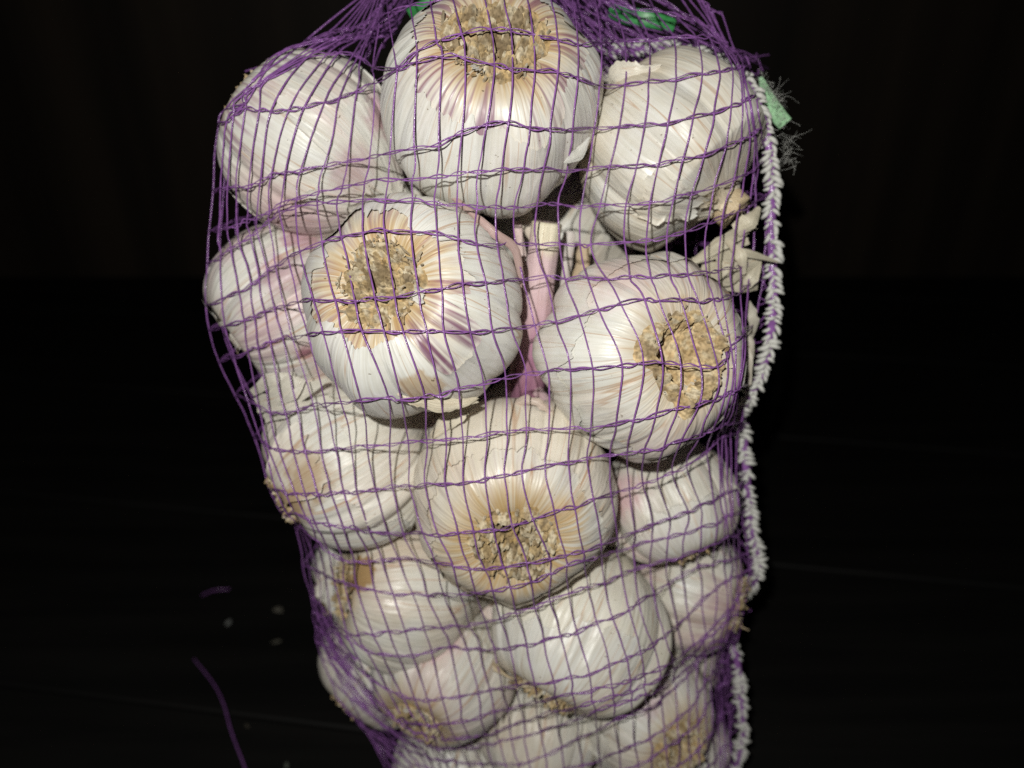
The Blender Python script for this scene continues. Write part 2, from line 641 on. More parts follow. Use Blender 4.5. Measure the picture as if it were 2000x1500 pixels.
    def patch(s, px, py, wu, wv, off=.0014, lift=.0024, base=None, rag=.12, seed=0, rot=0.0, name='torn_skin'):
        """a loose scrap of papery skin lying on the bulb around a pixel; wu, wv are its half sizes as angles / profile share"""
        u0, v0 = s.pix_uv(px, py)
        n = 46
        a, r = np.meshgrid(np.arange(n * 2) / (n * 2) * 2 * math.pi, np.linspace(0, 1, 22))
        rg = 1 + rag * 1.6 * fbm(np.stack([np.cos(a) * 1.7, np.sin(a) * 1.7, a * 0 + seed], -1), 2, s.seed + 71) \
            + rag * .8 * fbm(np.stack([np.cos(a) * 8, np.sin(a) * 8, a * 0 + seed], -1), 2, s.seed + 72) * 1.4
        # squarish outline
        q = 1 / np.maximum(np.abs(np.cos(a)), np.abs(np.sin(a))) ** .75
        x, y = r * q * rg * np.cos(a), r * q * rg * np.sin(a)
        x, y = x * math.cos(rot) - y * math.sin(rot), x * math.sin(rot) + y * math.cos(rot)
        u, v = u0 + wu * x, np.clip(v0 + wv * y, .08, .97)
        lf = lift * r ** 5 * np.clip(.5 + fbm(np.stack([np.cos(a) * 2, np.sin(a) * 2, a * 0 + 3], -1), 2, s.seed + 73 + seed), .05, 1.5)
        p = s.surf(u, v, off + lf)
        c = s.colour(u, v, p, base, under=False)
        EXTRA.append((s.world(p[::3, ::4]).reshape(-1, 3), grid_faces(len(p[::3]), n * 2 // 4, True)))
        return mesh_obj(name, s.world(p), grid_faces(22, n * 2, True), SKIN, s.e, c, np.stack([np.cos(u), np.sin(u), v + .2], -1).reshape(-1, 3))

    def root_plate(s, rp=.40, rim=.10, crater=.06, rough=.07, colr=YELL, dark=.4, stubs=90, stub_len=1.0, smooth_in=False):
        nr, nu = 60, 190
        U = np.arange(nu) / nu * 2 * math.pi
        r, u = np.meshgrid(np.linspace(0.001, 1, nr), U, indexing='ij')
        edge = 1 + .36 * fbm(np.stack([np.cos(u) * 2, np.sin(u) * 2, u * 0], -1), 4, s.seed + 81)
        vp = float(np.interp(rp, _pd[:150, 0], _s[:150]))
        v = r * vp * edge
        p0 = s.surf(u, v, sunk=False)
        P2 = p0 / s.R * 15
        crust = fbm(P2, 4, s.seed + 82)
        ridged = 1 - np.abs(fbm(P2 * 1.5, 3, s.seed + 83)) * 2.4
        rk = np.random.default_rng(s.seed + 90)
        nk = 150
        kr = np.sqrt(rk.uniform(.06 if not smooth_in else .5, .92, nk))
        nk_ = nk
        ka = rk.uniform(0, 2 * math.pi, nk)
        krad = rp * rk.uniform(.04, .11, nk) * (.6 + .6 * kr)
        kx, ky = rp * kr * np.cos(ka), rp * kr * np.sin(ka)
        qx, qy = p0[..., 0] / s.R, p0[..., 1] / s.R
        wx = .02 * fbm(P2 * 1.2, 2, s.seed + 91)
        dd = np.hypot(qx[..., None] + wx[..., None] - kx, qy[..., None] - wx[..., None] - ky) / krad
        ki = dd.argmin(-1)
        knob = np.sqrt(np.clip(1 - dd.min(-1) ** 2, 0, 1))
        kcol = np.array([(.70, .62, .46), (.60, .46, .26), (.50, .37, .20), (.60, .52, .38), (.38, .29, .18)])[rk.integers(0, 5, nk)] * rk.uniform(.75, 1.05, nk)[:, None]
        rimf = np.exp(-((r - .74) / .17) ** 2)
        inner = sstep(.75, .45, r)
        rgh = rough * (np.where(smooth_in, 1 - .85 * inner, 1))
        h = rim * rimf * (1 + .6 * crust) - crater * inner + rgh * (crust * .6 + ridged * .3 + knob * .75) * sstep(1.0, .7, r)
        h = h * sstep(1.0, .80, r) + .012 - .03 * sstep(.88, 1, r)
        p = p0 - np.array([0, 0, 1.0]) * h[..., None] * s.R
        dm = sstep(.05, .40, fbm(P2 * .40, 3, s.seed + 84) + .25 * crust)
        c = lerp(np.asarray(colr) * .92, np.array([.66, .56, .38]), np.clip(.4 + 1.5 * fbm(P2 * .8, 3, s.seed + 85), 0, 1))
        c = lerp(c, TAN * .85, np.clip(.45 + 1.4 * fbm(P2 * 1.3, 2, s.seed + 86), 0, 1) * .75)
        c = lerp(c, np.array([.12, .10, .08]), dm * dark * (1 - .5 * inner))
        crk = sstep(.10, .0, np.abs(fbm(P2 * 1.1, 3, s.seed + 89)))
        c = lerp(c, np.array([.09, .065, .04]), crk * dark * .9 * (1 - .7 * inner * smooth_in))
        soil = (1 - sstep(.05, .4, knob)) * (.25 + .75 * dark) * sstep(-.3, .3, fbm(P2 * .6, 2, s.seed + 93)) * (1 - .9 * inner * smooth_in) * sstep(1.0, .8, r)
        c = lerp(c, np.array([.17, .125, .075]), np.clip(soil, 0, .85))
        c = lerp(c, kcol[ki] * .86, sstep(.1, .5, knob) * .85)
        s.plate_low = (s.world(p[::4, ::6]).reshape(-1, 3), grid_faces(len(p[::4]), len(U[::6]), True))
        rt = mesh_obj('root_plate', s.world(p), grid_faces(nr, nu, True), ROOT, s.e, c)
        if stubs:
            parts, cols = [], []
            rg = np.random.default_rng(s.seed + 9)
            for k in range(stubs):
                a, q = rg.uniform(0, 2 * math.pi), rp * rg.uniform(.35, .98) ** .7
                z0 = np.interp(q, _pd[:150, 0], _pd[:150, 1]) * s.tall
                o = np.array([q * math.cos(a), q * math.sin(a), z0 - .01 - rim * math.exp(-((q / rp - .78) / .16) ** 2)]) * s.R
                ln = rg.gamma(2.2, .00042) * stub_len
                d1 = np.array([math.cos(a) * rg.uniform(-.4, 1.0), math.sin(a) * rg.uniform(-.4, 1.0), -.6]) + rg.normal(0, .7, 3)
                d1 /= np.linalg.norm(d1)
                bend = rg.normal(0, .5, 3)
                path = np.array([o - d1 * .0006, o + d1 * ln * .5, o + (d1 + .5 * bend) * ln])
                rd = rg.uniform(.00013, .00052)
                Vt, Ft = tube(path, np.array([rd, rd * 1.1, rd * .75]), 5)
                tip = path[-1:] + (path[-1:] - path[-2:-1]) * .12
                Vt = np.concatenate([Vt, tip])
                m = len(Vt) - 1
                Ft = np.concatenate([Ft, np.array([[10 + j, 10 + (j + 1) % 5, m, m] for j in range(5)])])
                parts.append((Vt, Ft))
                cc = lerp(np.array([.66, .60, .48]), np.array([.44, .30, .15]), rg.uniform(0, 1)) * rg.uniform(.45, 1.0)
                cols.append(np.tile(cc, (len(Vt), 1)))
            Vt, Ft = join(parts)
            # degenerate quads -> triangles
            T = np.concatenate([Ft[:, [0, 1, 2]], Ft[Ft[:, 2] != Ft[:, 3]][:, [0, 2, 3]]])
            tag(mesh_obj('root_stubs', s.world(Vt), T, ROOT, rt, np.concatenate(cols)), kind='stuff')
        return rt


def ribbon_flap(bulb, pts, widths, colr, curl=.3, rag=.12, seed=0, name='torn_skin', n=34, m=9, across=None):
    """a free scrap of papery skin: centre line pts (px, py, depth), widths in pixels, curled across"""
    P = cspline(np.array(pts, float), n)
    W = np.interp(np.linspace(0, 1, n), np.linspace(0, 1, len(widths)), widths)
    path = at(P[:, 0], P[:, 1], P[:, 2])
    T = np.gradient(path, axis=0)
    T /= np.linalg.norm(T, axis=1, keepdims=True)
    view = path - CAM
    view /= np.linalg.norm(view, axis=1, keepdims=True)
    S = np.cross(T, view)
    S /= np.linalg.norm(S, axis=1, keepdims=True)
    if across is not None:
        S = S * math.cos(across) + view * math.sin(across)
    NN = np.cross(S, T)
    q = np.linspace(-1, 1, m)
    tt = np.linspace(0, 1, n)
    el = 1 + rag * 2 * n1(tt * 7, seed + 1) + rag * n1(tt * 25, seed + 2)
    er = 1 + rag * 2 * n1(tt * 7, seed + 3) + rag * n1(tt * 25, seed + 4)
    half = (W / FPX * P[:, 2] / 2)[:, None] * np.where(q[None] < 0, el[:, None], er[:, None]) * q[None]
    qq, t2 = np.meshgrid(q, tt)
    wob = fbm(np.stack([qq * 1.5, t2 * 5, qq * 0 + seed], -1), 2, seed + 5)
    Z = (curl * qq ** 2 + .12 * wob + .10 * n1(qq * 5, seed + 11) * (.4 + .6 * n1(t2 * 3, seed + 12) ** 2)) * (W / FPX * P[:, 2] / 2)[:, None]
    along = (rag * .06 * np.linalg.norm(path[-1] - path[0])) * n1(q * 6, seed + 8)[None] * np.sign(t2 - .5) * np.abs(2 * t2 - 1) ** 4 * 4
    V = path[:, None] + half[..., None] * S[:, None] + Z[..., None] * NN[:, None] + along[..., None] * T[:, None]
    c = np.asarray(colr, float)
    c = np.broadcast_to(c, (n, m, 3)) * (1 + .12 * fbm(np.stack([qq * 7, t2 * 1.5, qq * 0 + seed], -1), 3, seed + 6))[..., None]
    gc = np.stack([qq * .5 + .3, qq * 0 + seed * .37, t2 * .8], -1).reshape(-1, 3)
    e = bulb.e if hasattr(bulb, 'e') else bulb
    return mesh_obj(name, V.reshape(-1, 3), grid_faces(n, m), SKIN, e, c.reshape(-1, 3), gc)


B = {}


def bulb(k, *a, **kw):
    B[k] = Bulb(len(B) + 1, *a, **kw)
    return B[k]


# the bulbs that show, from the top of the bag downwards
b = bulb('top', 953, 203, .224, .0625, (.10, .38, .92), 'white garlic bulb at the top centre of the bag, roots turned up at the camera',
         cloves=8, groove=.06, warm=.14, purple=.8, pink=.06, yellow=1.0)
b = bulb('topleft', 606, 282, .247, .0585, (-.80, .55, .12), 'garlic bulb with purple flecks under torn white skin, in the upper left of the bag',
         cloves=9, groove=.08, warm=.30, purple=.7, pink=.32, yellow=.6)
b.spot(740, 225, 55, MAUVE, .75, .4)
b.spot(690, 330, 60, MAUVE, .55, .3)
b.spot(575, 430, 90, MAUVE, .55, .3)
b = bulb('topright', 1308, 300, .243, .0590, (-.62, .66, -.22), 'cream garlic bulb with diagonal veins beside the white seam, at the upper right',
         cloves=9, groove=.075, warm=.62, purple=0, pink=.03, yellow=.1, tall=1.08, neck=.35)
b = bulb('midleft', 808, 597, .2215, .0625, (-.25, .17, .95), 'white garlic bulb facing its tan root disc at the camera, left of the pink stem',
         cloves=8, groove=.065, warm=.16, purple=.55, pink=.03, yellow=1.0)
b.spot(868, 662, 75, (.20, .085, .15), .95, .5, True)
b.spot(670, 545, 60, (.30, .17, .13), .9, .4, True)
b.spot(880, 560, 60, (.34, .17, .20), .7, .4, True)
b.spot(822, 752, 42, (.55, .43, .29), .85, .8)
b = bulb('midright', 1258, 692, .2300, .0600, (.36, -.04, .93), 'pinkish garlic bulb with a wide sunken tan root disc, right of the pink stem',
         cloves=11, groove=.06, warm=.32, purple=.0, pink=.16, yellow=.4)
b.spot(1345, 590, 22, (.50, .26, .05), .9, .5)
b.spot(1400, 615, 26, (.50, .26, .05), .9, .5)
b.spot(1210, 540, 110, (.66, .48, .45), .55, .2)
b = bulb('farleft', 562, 592, .2640, .0560, (-.75, -.55, .2), 'pale garlic bulb with purple clove tips at the left edge of the bag',
         cloves=7, groove=.09, warm=.15, purple=.4, pink=.45, yellow=.2)
b.spot(600, 690, 26, (.36, .14, .20), .9, .3)
b.spot(545, 530, 60, MAUVE, .7, .3)
b.spot(585, 465, 45, MAUVE, .8, .5)
b = bulb('lowleft', 672, 905, .2660, .0590, (-.80, -.48, .28), 'garlic bulb with shredded white skin and brown stain, on the left',
         cloves=9, groove=.04, warm=.30, purple=.1, pink=.05, yellow=.3)
b.spot(600, 935, 62, BROWN, .7, .35)
b.spot(570, 985, 50, BROWN, .8, .4)
b = bulb('lowmid', 1003, 972, .2470, .0640, (.0, -.42, .90), 'cream garlic bulb with yellow streaks round its root disc, just below the centre',
         cloves=9, groove=.04, warm=.45, purple=.15, pink=.04, yellow=1.0)
b.spot(1128, 1000, 50, (.60, .40, .16), .6, .2, True)
b = bulb('lowright', 1308, 985, .2760, .0480, (.35, -.80, .25), 'small garlic bulb with a pink side, in the shade under the sunken root disc',
         cloves=7, groove=.08, warm=.25, purple=.2, pink=.25, yellow=.3)
b.spot(1225, 970, 60, PINK, .7, .3)
b = bulb('tanleft', 785, 1150, .2860, .0570, (-.88, .12, .38), 'garlic bulb with a square brown stain, its neck pointing right, in the lower left',
         cloves=7, groove=.07, warm=.55, purple=.1, pink=.12, yellow=.4)
b.spot(698, 1118, 36, (.42, .27, .12), .95, .85)
b = bulb('lowcentre', 1122, 1235, .2740, .0620, (-.42, -.72, .35), 'large smooth white garlic bulb under the yellow streaked one',
         cloves=8, groove=.045, warm=.35, purple=.0, pink=.02, yellow=.45)
b = bulb('rightroot', 1346, 1150, .3060, .0500, (.86, -.20, .40), 'pinkish garlic bulb with its roots against the right side of the bag',
         cloves=8, groove=.06, warm=.45, purple=.35, pink=.30, yellow=.7)
b = bulb('bottomleft', 866, 1318, .2950, .0540, (-.36, -.50, .62), 'garlic bulb with pink streaks and a small yellow root disc, lower left',
         cloves=8, groove=.05, warm=.25, purple=.1, pink=.22, yellow=.75)
b.spot(850, 1250, 60, PINK, .6, .3)
b = bulb('bottomright', 1266, 1395, .3060, .0530, (.42, -.25, .78), 'garlic bulb with a large tan root disc at the bottom right of the bag',
         cloves=8, groove=.05, warm=.35, purple=.1, pink=.10, yellow=.8)
b.spot(1260, 1355, 55, MAUVE, .6, .4)
b = bulb('bottommid', 1052, 1428, .3130, .0480, (-.2, -.85, .2), 'small cream garlic bulb at the bottom edge between two larger ones',
         cloves=7, groove=.06, warm=.45, purple=.0, pink=.05, yellow=.3)
b = bulb('leftside', 742, 1300, .3320, .0520, (-.5, -.6, .2), 'shaded garlic bulb behind the dense folds of net at the lower left',
         cloves=7, groove=.06, warm=.25, purple=.1, pink=.05, yellow=.3)
b = bulb('lowestleft', 888, 1500, .3380, .0540, (-.3, -.7, .3), 'shaded garlic bulb cut by the bottom edge, under the small yellow root disc',
         cloves=7, groove=.06, warm=.25, purple=.1, pink=.05, yellow=.4)
b = bulb('lowestright', 1330, 1460, .3420, .0440, (.5, -.6, .2), 'dim garlic bulb next to the white seam at the bottom right',
         cloves=7, groove=.06, warm=.3, purple=.1, pink=.2, yellow=.3)
b = bulb('lowest', 1180, 1610, .3350, .0560, (.0, -.8, .4), 'garlic bulb barely showing at the very bottom edge, under the tan root disc',
         cloves=7, groove=.06, warm=.3, purple=.1, pink=.1, yellow=.3)
# deeper bulbs that show only through the gaps
b = bulb('stemmed', 1015, 890, .3000, .0560, (-.05, -.97, -.1), 'garlic bulb behind the others whose thick pink stem stands up in the middle gap',
         cloves=7, groove=.06, warm=.35, purple=.1, pink=.3, yellow=.3)
b = bulb('behindstem', 1100, 470, .3080, .0580, (.3, .6, -.3), 'pale garlic bulb deep behind the pink stem',
         cloves=8, groove=.05, warm=.45, purple=.0, pink=.10, yellow=.2)
b = bulb('gapleft', 780, 400, .2950, .0560, (.2, .2, -.8), 'garlic bulb deep between the upper left bulbs',
         cloves=8, groove=.05, warm=.25, purple=.0, pink=.10, yellow=.2)
b = bulb('gapright', 1215, 235, .3050, .0520, (.2, .3, -.8), 'dim garlic bulb deep in the dark gap right of the top bulb',
         cloves=8, groove=.05, warm=.2, purple=.0, pink=.05, yellow=.2)
b = bulb('gaplow', 985, 1200, .3250, .0560, (.2, .6, -.6), 'pinkish garlic bulb in the gap under the yellow streaked one',
         cloves=8, groove=.05, warm=.3, purple=.0, pink=.30, yellow=.2)
b = bulb('gaplowright', 1308, 1280, .3480, .0480, (.6, -.3, -.3), 'dark garlic bulb in the fold at the lower right, beside the seam',
         cloves=8, groove=.05, warm=.3, purple=.0, pink=.10, yellow=.2)
b = bulb('gapfarleft', 708, 1130, .3250, .0460, (-.6, -.3, .2), 'garlic bulb mostly hidden at the left side, beside the square brown stain',
         cloves=8, groove=.05, warm=.2, purple=.0, pink=.05, yellow=.2)

for q in B.values():
    q.build()
    q.cut_stem()

# ---- torn outer skins and roots
b = B['top']
b.shell(.225, lobes=((1.25, .075, .55), (2.2, .05, .35), (-.1, .03, .5), (-1.9, .03, .8)), rag=.022, base=WHITE, warm=.05)
b.root_plate(.47, rim=.015, crater=.0, rough=.12, colr=(.60, .43, .21), dark=.7, stubs=150)
b.patch(1085, 150, .10, .05, seed=2)
ribbon_flap(b, [(1152, 268, .2165), (1130, 300, .2125), (1102, 318, .209)], [4, 26, 3], WHITE * 1.02, curl=.5, seed=3)
b = B['midleft']
b.shell(.178, lobes=((.72, .165, .33), (-.15, .06, .36), (.2, .03, .25), (3.0, .05, .45), (-2.2, .05, .38), (-1.45, .03, .35)), rag=.016, base=WHITE, warm=.06)
b.root_plate(.40, rim=.015, crater=.0, rough=.12, colr=(.62, .47, .25), dark=.8, stubs=190)
b.patch(985, 660, .16, .06, seed=4)
ribbon_flap(b, [(770, 762, .205), (815, 778, .206), (880, 790, .209), (935, 778, .212)], [10, 34, 26, 6], np.array([.62, .56, .44]), curl=.4, seed=7, rag=.2)
b = B['midright']
b.shell(.33, lobes=((2.6, .1, .5), (1.9, .05, .5), (-2.2, .03, .5)), rag=.014, base=WHITE, warm=.15, lift=.0004)
b.root_plate(.48, rim=.075, crater=.055, rough=.07, colr=(.80, .62, .36), dark=.22, stubs=46, stub_len=.7, smooth_in=True)
b.patch(1150, 795, .13, .05, seed=5)
b = B['lowmid']
b.shell(.27, lobes=((-1.6, .03, .9), (1.0, .02, .4)), rag=.02, base=np.array([.79, .74, .66]), warm=.25)
b.root_plate(.41, rim=.015, crater=.0, rough=.12, colr=(.60, .41, .16), dark=.75, stubs=140)
b.spot(960, 885, 45, MAUVE, .6, .6)
b.patch(958, 880, .17, .055, base=np.array([.62, .44, .50]), seed=6, rot=.4)
ribbon_flap(b, [(842, 852, .232), (868, 825, .229), (900, 805, .226), (932, 784, .225)], [14, 42, 30, 6], np.array([.72, .66, .54]), curl=.25, seed=9, rag=.16, across=.5)
b = B['topleft']
b.root_plate(.40, rim=.06, crater=.03, rough=.10, colr=YELL, dark=.35, stubs=110, stub_len=1.3)
b.shell(.40, lobes=((.6, .2, .5), (2.0, .25, .6)), rag=.03, base=WHITE, warm=.15)
b.patch(560, 320, .42, .17, base=WHITE * 1.0, seed=1, lift=.002)
b.patch(690, 250, .25, .12, base=WHITE, seed=2, lift=.0016)
b = B['topright']
b.patch(1245, 170, .5, .14, seed=3, lift=.0022, base=np.array([.76, .70, .60]), rag=.2)
b.patch(1290, 300, .3, .16, seed=5, lift=.0016, base=np.array([.78, .70, .56]), rag=.16)
b.patch(1400, 380, .3, .12, seed=8, lift=.0014, base=np.array([.78, .70, .56]), rag=.16)
ribbon_flap(b, [(1186, 158, .231), (1205, 150, .226), (1245, 146, .222), (1290, 128, .222)], [12, 52, 46, 10], np.array([.76, .72, .64]), curl=.2, seed=11, rag=.2)
b = B['farleft']
b.patch(520, 640, .35, .16, seed=2, lift=.001)
b.patch(480, 500, .3, .14, seed=4, lift=.001)
b = B['lowleft']
b.root_plate(.36, rim=.05, crater=.03, rough=.10, colr=YELL, dark=.4, stubs=60)
b.shell(.42, lobes=((.3, .12, .5), (-1.5, .12, .5)), rag=.03, base=np.array([.80, .78, .72]), warm=.1)
b.patch(650, 860, .4, .18, seed=3, lift=.0016, base=np.array([.80, .78, .73]))
b.patch(760, 960, .3, .14, seed=6, lift=.0014, base=np.array([.76, .74, .69]))
b.spot(690, 842, 8, (.02, .015, .01), 1, .6)
b = B['lowright']
b.shell(.42, lobes=((.3, .12, .5), (2.5, .2, .6)), rag=.03, base=np.array([.74, .72, .66]), warm=.1)
b.root_plate(.36, rim=.05, rough=.1, dark=.4, stubs=50)
b = B['tanleft']
b.root_plate(.36, rim=.05, rough=.1, dark=.4, stubs=50)
b.patch(800, 1180, .4, .16, seed=3, base=np.array([.74, .70, .62]))
b = B['lowcentre']
b.root_plate(.36, rim=.05, rough=.1, colr=(.62, .5, .3), dark=.45, stubs=90, stub_len=1.6)
b.shell(.40, lobes=((2.8, .15, .5), (-1.2, .1, .5)), rag=.02, base=np.array([.80, .78, .70]), warm=.15)
b = B['rightroot']
b.root_plate(.42, rim=.05, rough=.12, colr=(.56, .42, .16), dark=.5, stubs=110, stub_len=1.5)
b = B['bottomleft']
b.root_plate(.36, rim=.05, rough=.12, colr=(.60, .42, .15), dark=.45, stubs=90, stub_len=1.2)
b.shell(.42, lobes=((-1.2, .12, .5), (.5, .1, .3)), rag=.02, base=np.array([.78, .76, .70]), warm=.15)
b = B['bottomright']
b.root_plate(.44, rim=.05, rough=.12, colr=(.60, .42, .18), dark=.4, stubs=90)
b.shell(.40, lobes=((2.4, .15, .5),), rag=.02, base=np.array([.76, .75, .70]), warm=.15)
b.patch(1210, 1400, .3, .12, seed=4, lift=.002, base=np.array([.8, .79, .75]))
for k in ('bottommid', 'leftside', 'lowestleft', 'lowestright', 'gapfarleft'):
    B[k].root_plate(.36, rim=.05, rough=.1, dark=.4, stubs=30)
    B[k].patch(B[k].px, B[k].py, .4, .16, seed=2)

for k, px_, py_, wu_, wv_, sd_, tint in (('top', 900, 320, .22, .10, 11, 1.0), ('top', 1060, 300, .2, .10, 12, .98), ('midright', 1125, 640, .14, .07, 13, 1.0), ('midright', 1190, 830, .18, .07, 17, 1.0),
                               ('lowmid', 1085, 860, .18, .08, 14, .98), ('lowmid', 885, 905, .2, .08, 15, .96), ('lowcentre', 1165, 1190, .3, .12, 16, .98),
                               ('lowcentre', 1080, 1290, .2, .08, 17, .95), ('lowright', 1330, 960, .3, .12, 18, .95), ('tanleft', 855, 1130, .3, .12, 19, .96),
                               ('bottomleft', 905, 1285, .25, .1, 20, .97), ('bottomleft', 800, 1320, .25, .1, 21, .93), ('topright', 1220, 330, .25, .12, 22, .97)):
    B[k].patch(px_, py_, wu_, wv_, seed=sd_, base=WHITE * tint, rag=.22)

# ---- the thick pink stem in the middle gap
S = B['stemmed']
n, m = 60, 48
cl = cspline(np.array([(1022, 800, .286), (1034, 745, .262), (1045, 640, .245), (1055, 530, .238), (1068, 436, .234)]), n)
path = at(cl[:, 0], cl[:, 1], cl[:, 2])
T = np.gradient(path, axis=0)
T /= np.linalg.norm(T, axis=1, keepdims=True)
sx = np.cross(T, FWD)
sx /= np.linalg.norm(sx, axis=1, keepdims=True)
sy = np.cross(sx, T)
t = np.linspace(0, 1, n)
rad = np.interp(t, [0, .15, .4, 1], [.0066, .0056, .0049, .0047])
a = np.arange(m) / m * 2 * math.pi
rip = 1 + .07 * fbm(np.stack([np.cos(a) * 4, np.sin(a) * 4, a * 0], -1), 3, 5)[None] + .03 * fbm(np.stack([np.cos(a)[None] * 3 + 0 * t[:, None], np.sin(a)[None] * 3 + 0 * t[:, None], t[:, None] * 6 + 0 * a[None]], -1), 2, 6)
V = path[:, None] + (rad[:, None] * rip * np.cos(a)[None])[..., None] * sx[:, None] + (rad[:, None] * rip * np.sin(a)[None])[..., None] * sy[:, None]
top = V[-1]
V = np.concatenate([V, (top * .86 + path[-1] * .14 + T[-1] * .0004)[None], (top * .1 + path[-1] * .9 - T[-1] * .001)[None]])
tt = np.concatenate([t, [1, 1]])
c = lerp(np.array([.56, .26, .40]), np.array([.74, .56, .60]), sstep(.15, .75, tt))
c = c[:, None] * np.ones((1, m, 1))
c = lerp(c, np.array([.80, .74, .58]), sstep(.90, .98, tt[:, None] + .1 * np.cos(a + 2)[None]))
c = lerp(c, np.array([.52, .26, .40]), np.clip(sstep(.15, .25, tt) * sstep(.62, .4, tt), 0, 1)[:, None] * sstep(0.1, .6, fbm(np.stack([np.cos(a) * 2, np.sin(a) * 2, a * 0], -1), 2, 9))[None])
gc = np.stack([np.cos(a)[None] + 0 * tt[:, None], np.sin(a)[None] + 0 * tt[:, None], tt[:, None] * .7 + 0 * a[None]], -1)
o = mesh_obj('stem', V.reshape(-1, 3), grid_faces(n + 2, m, True), SKIN, S.e, c.reshape(-1, 3), gc.reshape(-1, 3))
o['label'] = 'thick pink and cream stem cut square at the top'
ribbon_flap(S, [(1012, 770, .270), (1016, 660, .254), (1024, 540, .247), (1010, 430, .244)], [50, 22, 14, 16], np.array([.68, .54, .52]), curl=-.4, seed=21, rag=.15)
ribbon_flap(S, [(1098, 620, .262), (1104, 540, .256), (1112, 452, .252)], [26, 22, 26], np.array([.76, .70, .68]), curl=.5, seed=22, rag=.12)
ribbon_flap(S, [(1128, 600, .268), (1136, 540, .262), (1140, 478, .258)], [40, 34, 22], np.array([.66, .53, .38]), curl=-.5, seed=23, rag=.1)
ribbon_flap(S, [(1080, 800, .262), (1055, 770, .258), (1040, 745, .256)], [24, 20, 8], np.array([.66, .48, .52]), curl=.5, seed=24, rag=.2)
ribbon_flap(B['midleft'], [(868, 372, .222), (910, 408, .212), (960, 448, .209), (1006, 492, .213), (1020, 560, .220)], [6, 16, 20, 18, 8], np.array([.50, .36, .34]), curl=.6, seed=25, rag=.2)
ribbon_flap(B['behindstem'], [(1030, 400, .250), (1028, 430, .247), (1040, 470, .246)], [18, 34, 16], np.array([.74, .66, .56]), curl=.5, seed=26, rag=.25)
ribbon_flap(B['lowmid'], [(1000, 792, .236), (1030, 782, .232), (1060, 792, .232), (1085, 815, .235)], [8, 20, 18, 5], np.array([.60, .50, .44]), curl=.6, seed=27, rag=.2)
# dry shredded skin at the left, above the stained bulb, and around the right neck
rg = np.random.default_rng(3)
for k, (pts, wd) in enumerate((
        ([(500, 792, .250), (556, 778, .243), (640, 742, .242)], [30, 50, 8]), ([(516, 818, .250), (556, 800, .243), (606, 786, .241)], [16, 34, 6]),
        ([(528, 768, .247), (568, 748, .243), (604, 752, .245)], [12, 30, 8]), ([(492, 768, .252), (528, 744, .246), (576, 730, .247)], [14, 32, 6]),
        ([(540, 790, .243), (572, 772, .239), (596, 742, .240)], [6, 20, 4]))):
    ribbon_flap(B['lowleft'], pts, wd, np.array([.74, .71, .63]) * rg.uniform(.85, 1.05), curl=rg.uniform(-.3, .5), seed=40 + k, rag=.07, n=30, m=9, across=rg.uniform(-.5, .5))
for k, (pts, wd, cf) in enumerate((
        ([(1368, 540, .246), (1424, 534, .240), (1482, 512, .244)], [44, 56, 22], .92), ([(1398, 510, .245), (1452, 494, .240), (1520, 512, .243)], [22, 20, 3], .8),
        ([(1352, 512, .247), (1412, 474, .242), (1472, 436, .243)], [12, 32, 24], .95), ([(1436, 452, .240), (1466, 430, .237), (1484, 404, .240)], [30, 38, 8], 1.05),
        ([(1320, 524, .250), (1396, 494, .246), (1462, 470, .246)], [8, 24, 14], .85), ([(1448, 568, .246), (1470, 540, .243), (1486, 496, .246)], [14, 26, 8], .9),
        ([(1372, 536, .240), (1384, 566, .238), (1378, 602, .240)], [20, 22, 5], 1.08), ([(1420, 470, .240), (1446, 500, .236), (1452, 536, .240)], [10, 24, 10], 1.0),
        ([(1404, 560, .248), (1446, 556, .245), (1480, 560, .250)], [14, 34, 12], .8))):
    ribbon_flap(B['topright'], pts, wd, np.array([.66, .61, .49]) * cf, curl=rg.uniform(-.4, .5), seed=60 + k, rag=.07, n=30, m=9, across=rg.uniform(-.4, .4))
for k in range(5):
    x, y = 1440 + rg.uniform(0, 25), 560 + rg.uniform(0, 130)
    ribbon_flap(B['midright'], [(x, y, .248), (x + rg.uniform(0, 14), y + 35, .246), (x + rg.uniform(0, 10), y + rg.uniform(60, 90), .252)],
                [6, rg.uniform(14, 24), 5], np.array([.66, .62, .54]) * rg.uniform(.8, 1.05), curl=rg.uniform(-.6, .6), seed=80 + k, rag=.2, n=20, m=7, across=rg.uniform(-.7, .7))
B['lowcentre'].patch(972, 1215, .16, .20, seed=31, base=np.array([.62, .50, .33]), rag=.14)
B['lowcentre'].patch(1010, 1290, .14, .12, seed=32, base=np.array([.70, .60, .42]), rag=.16)

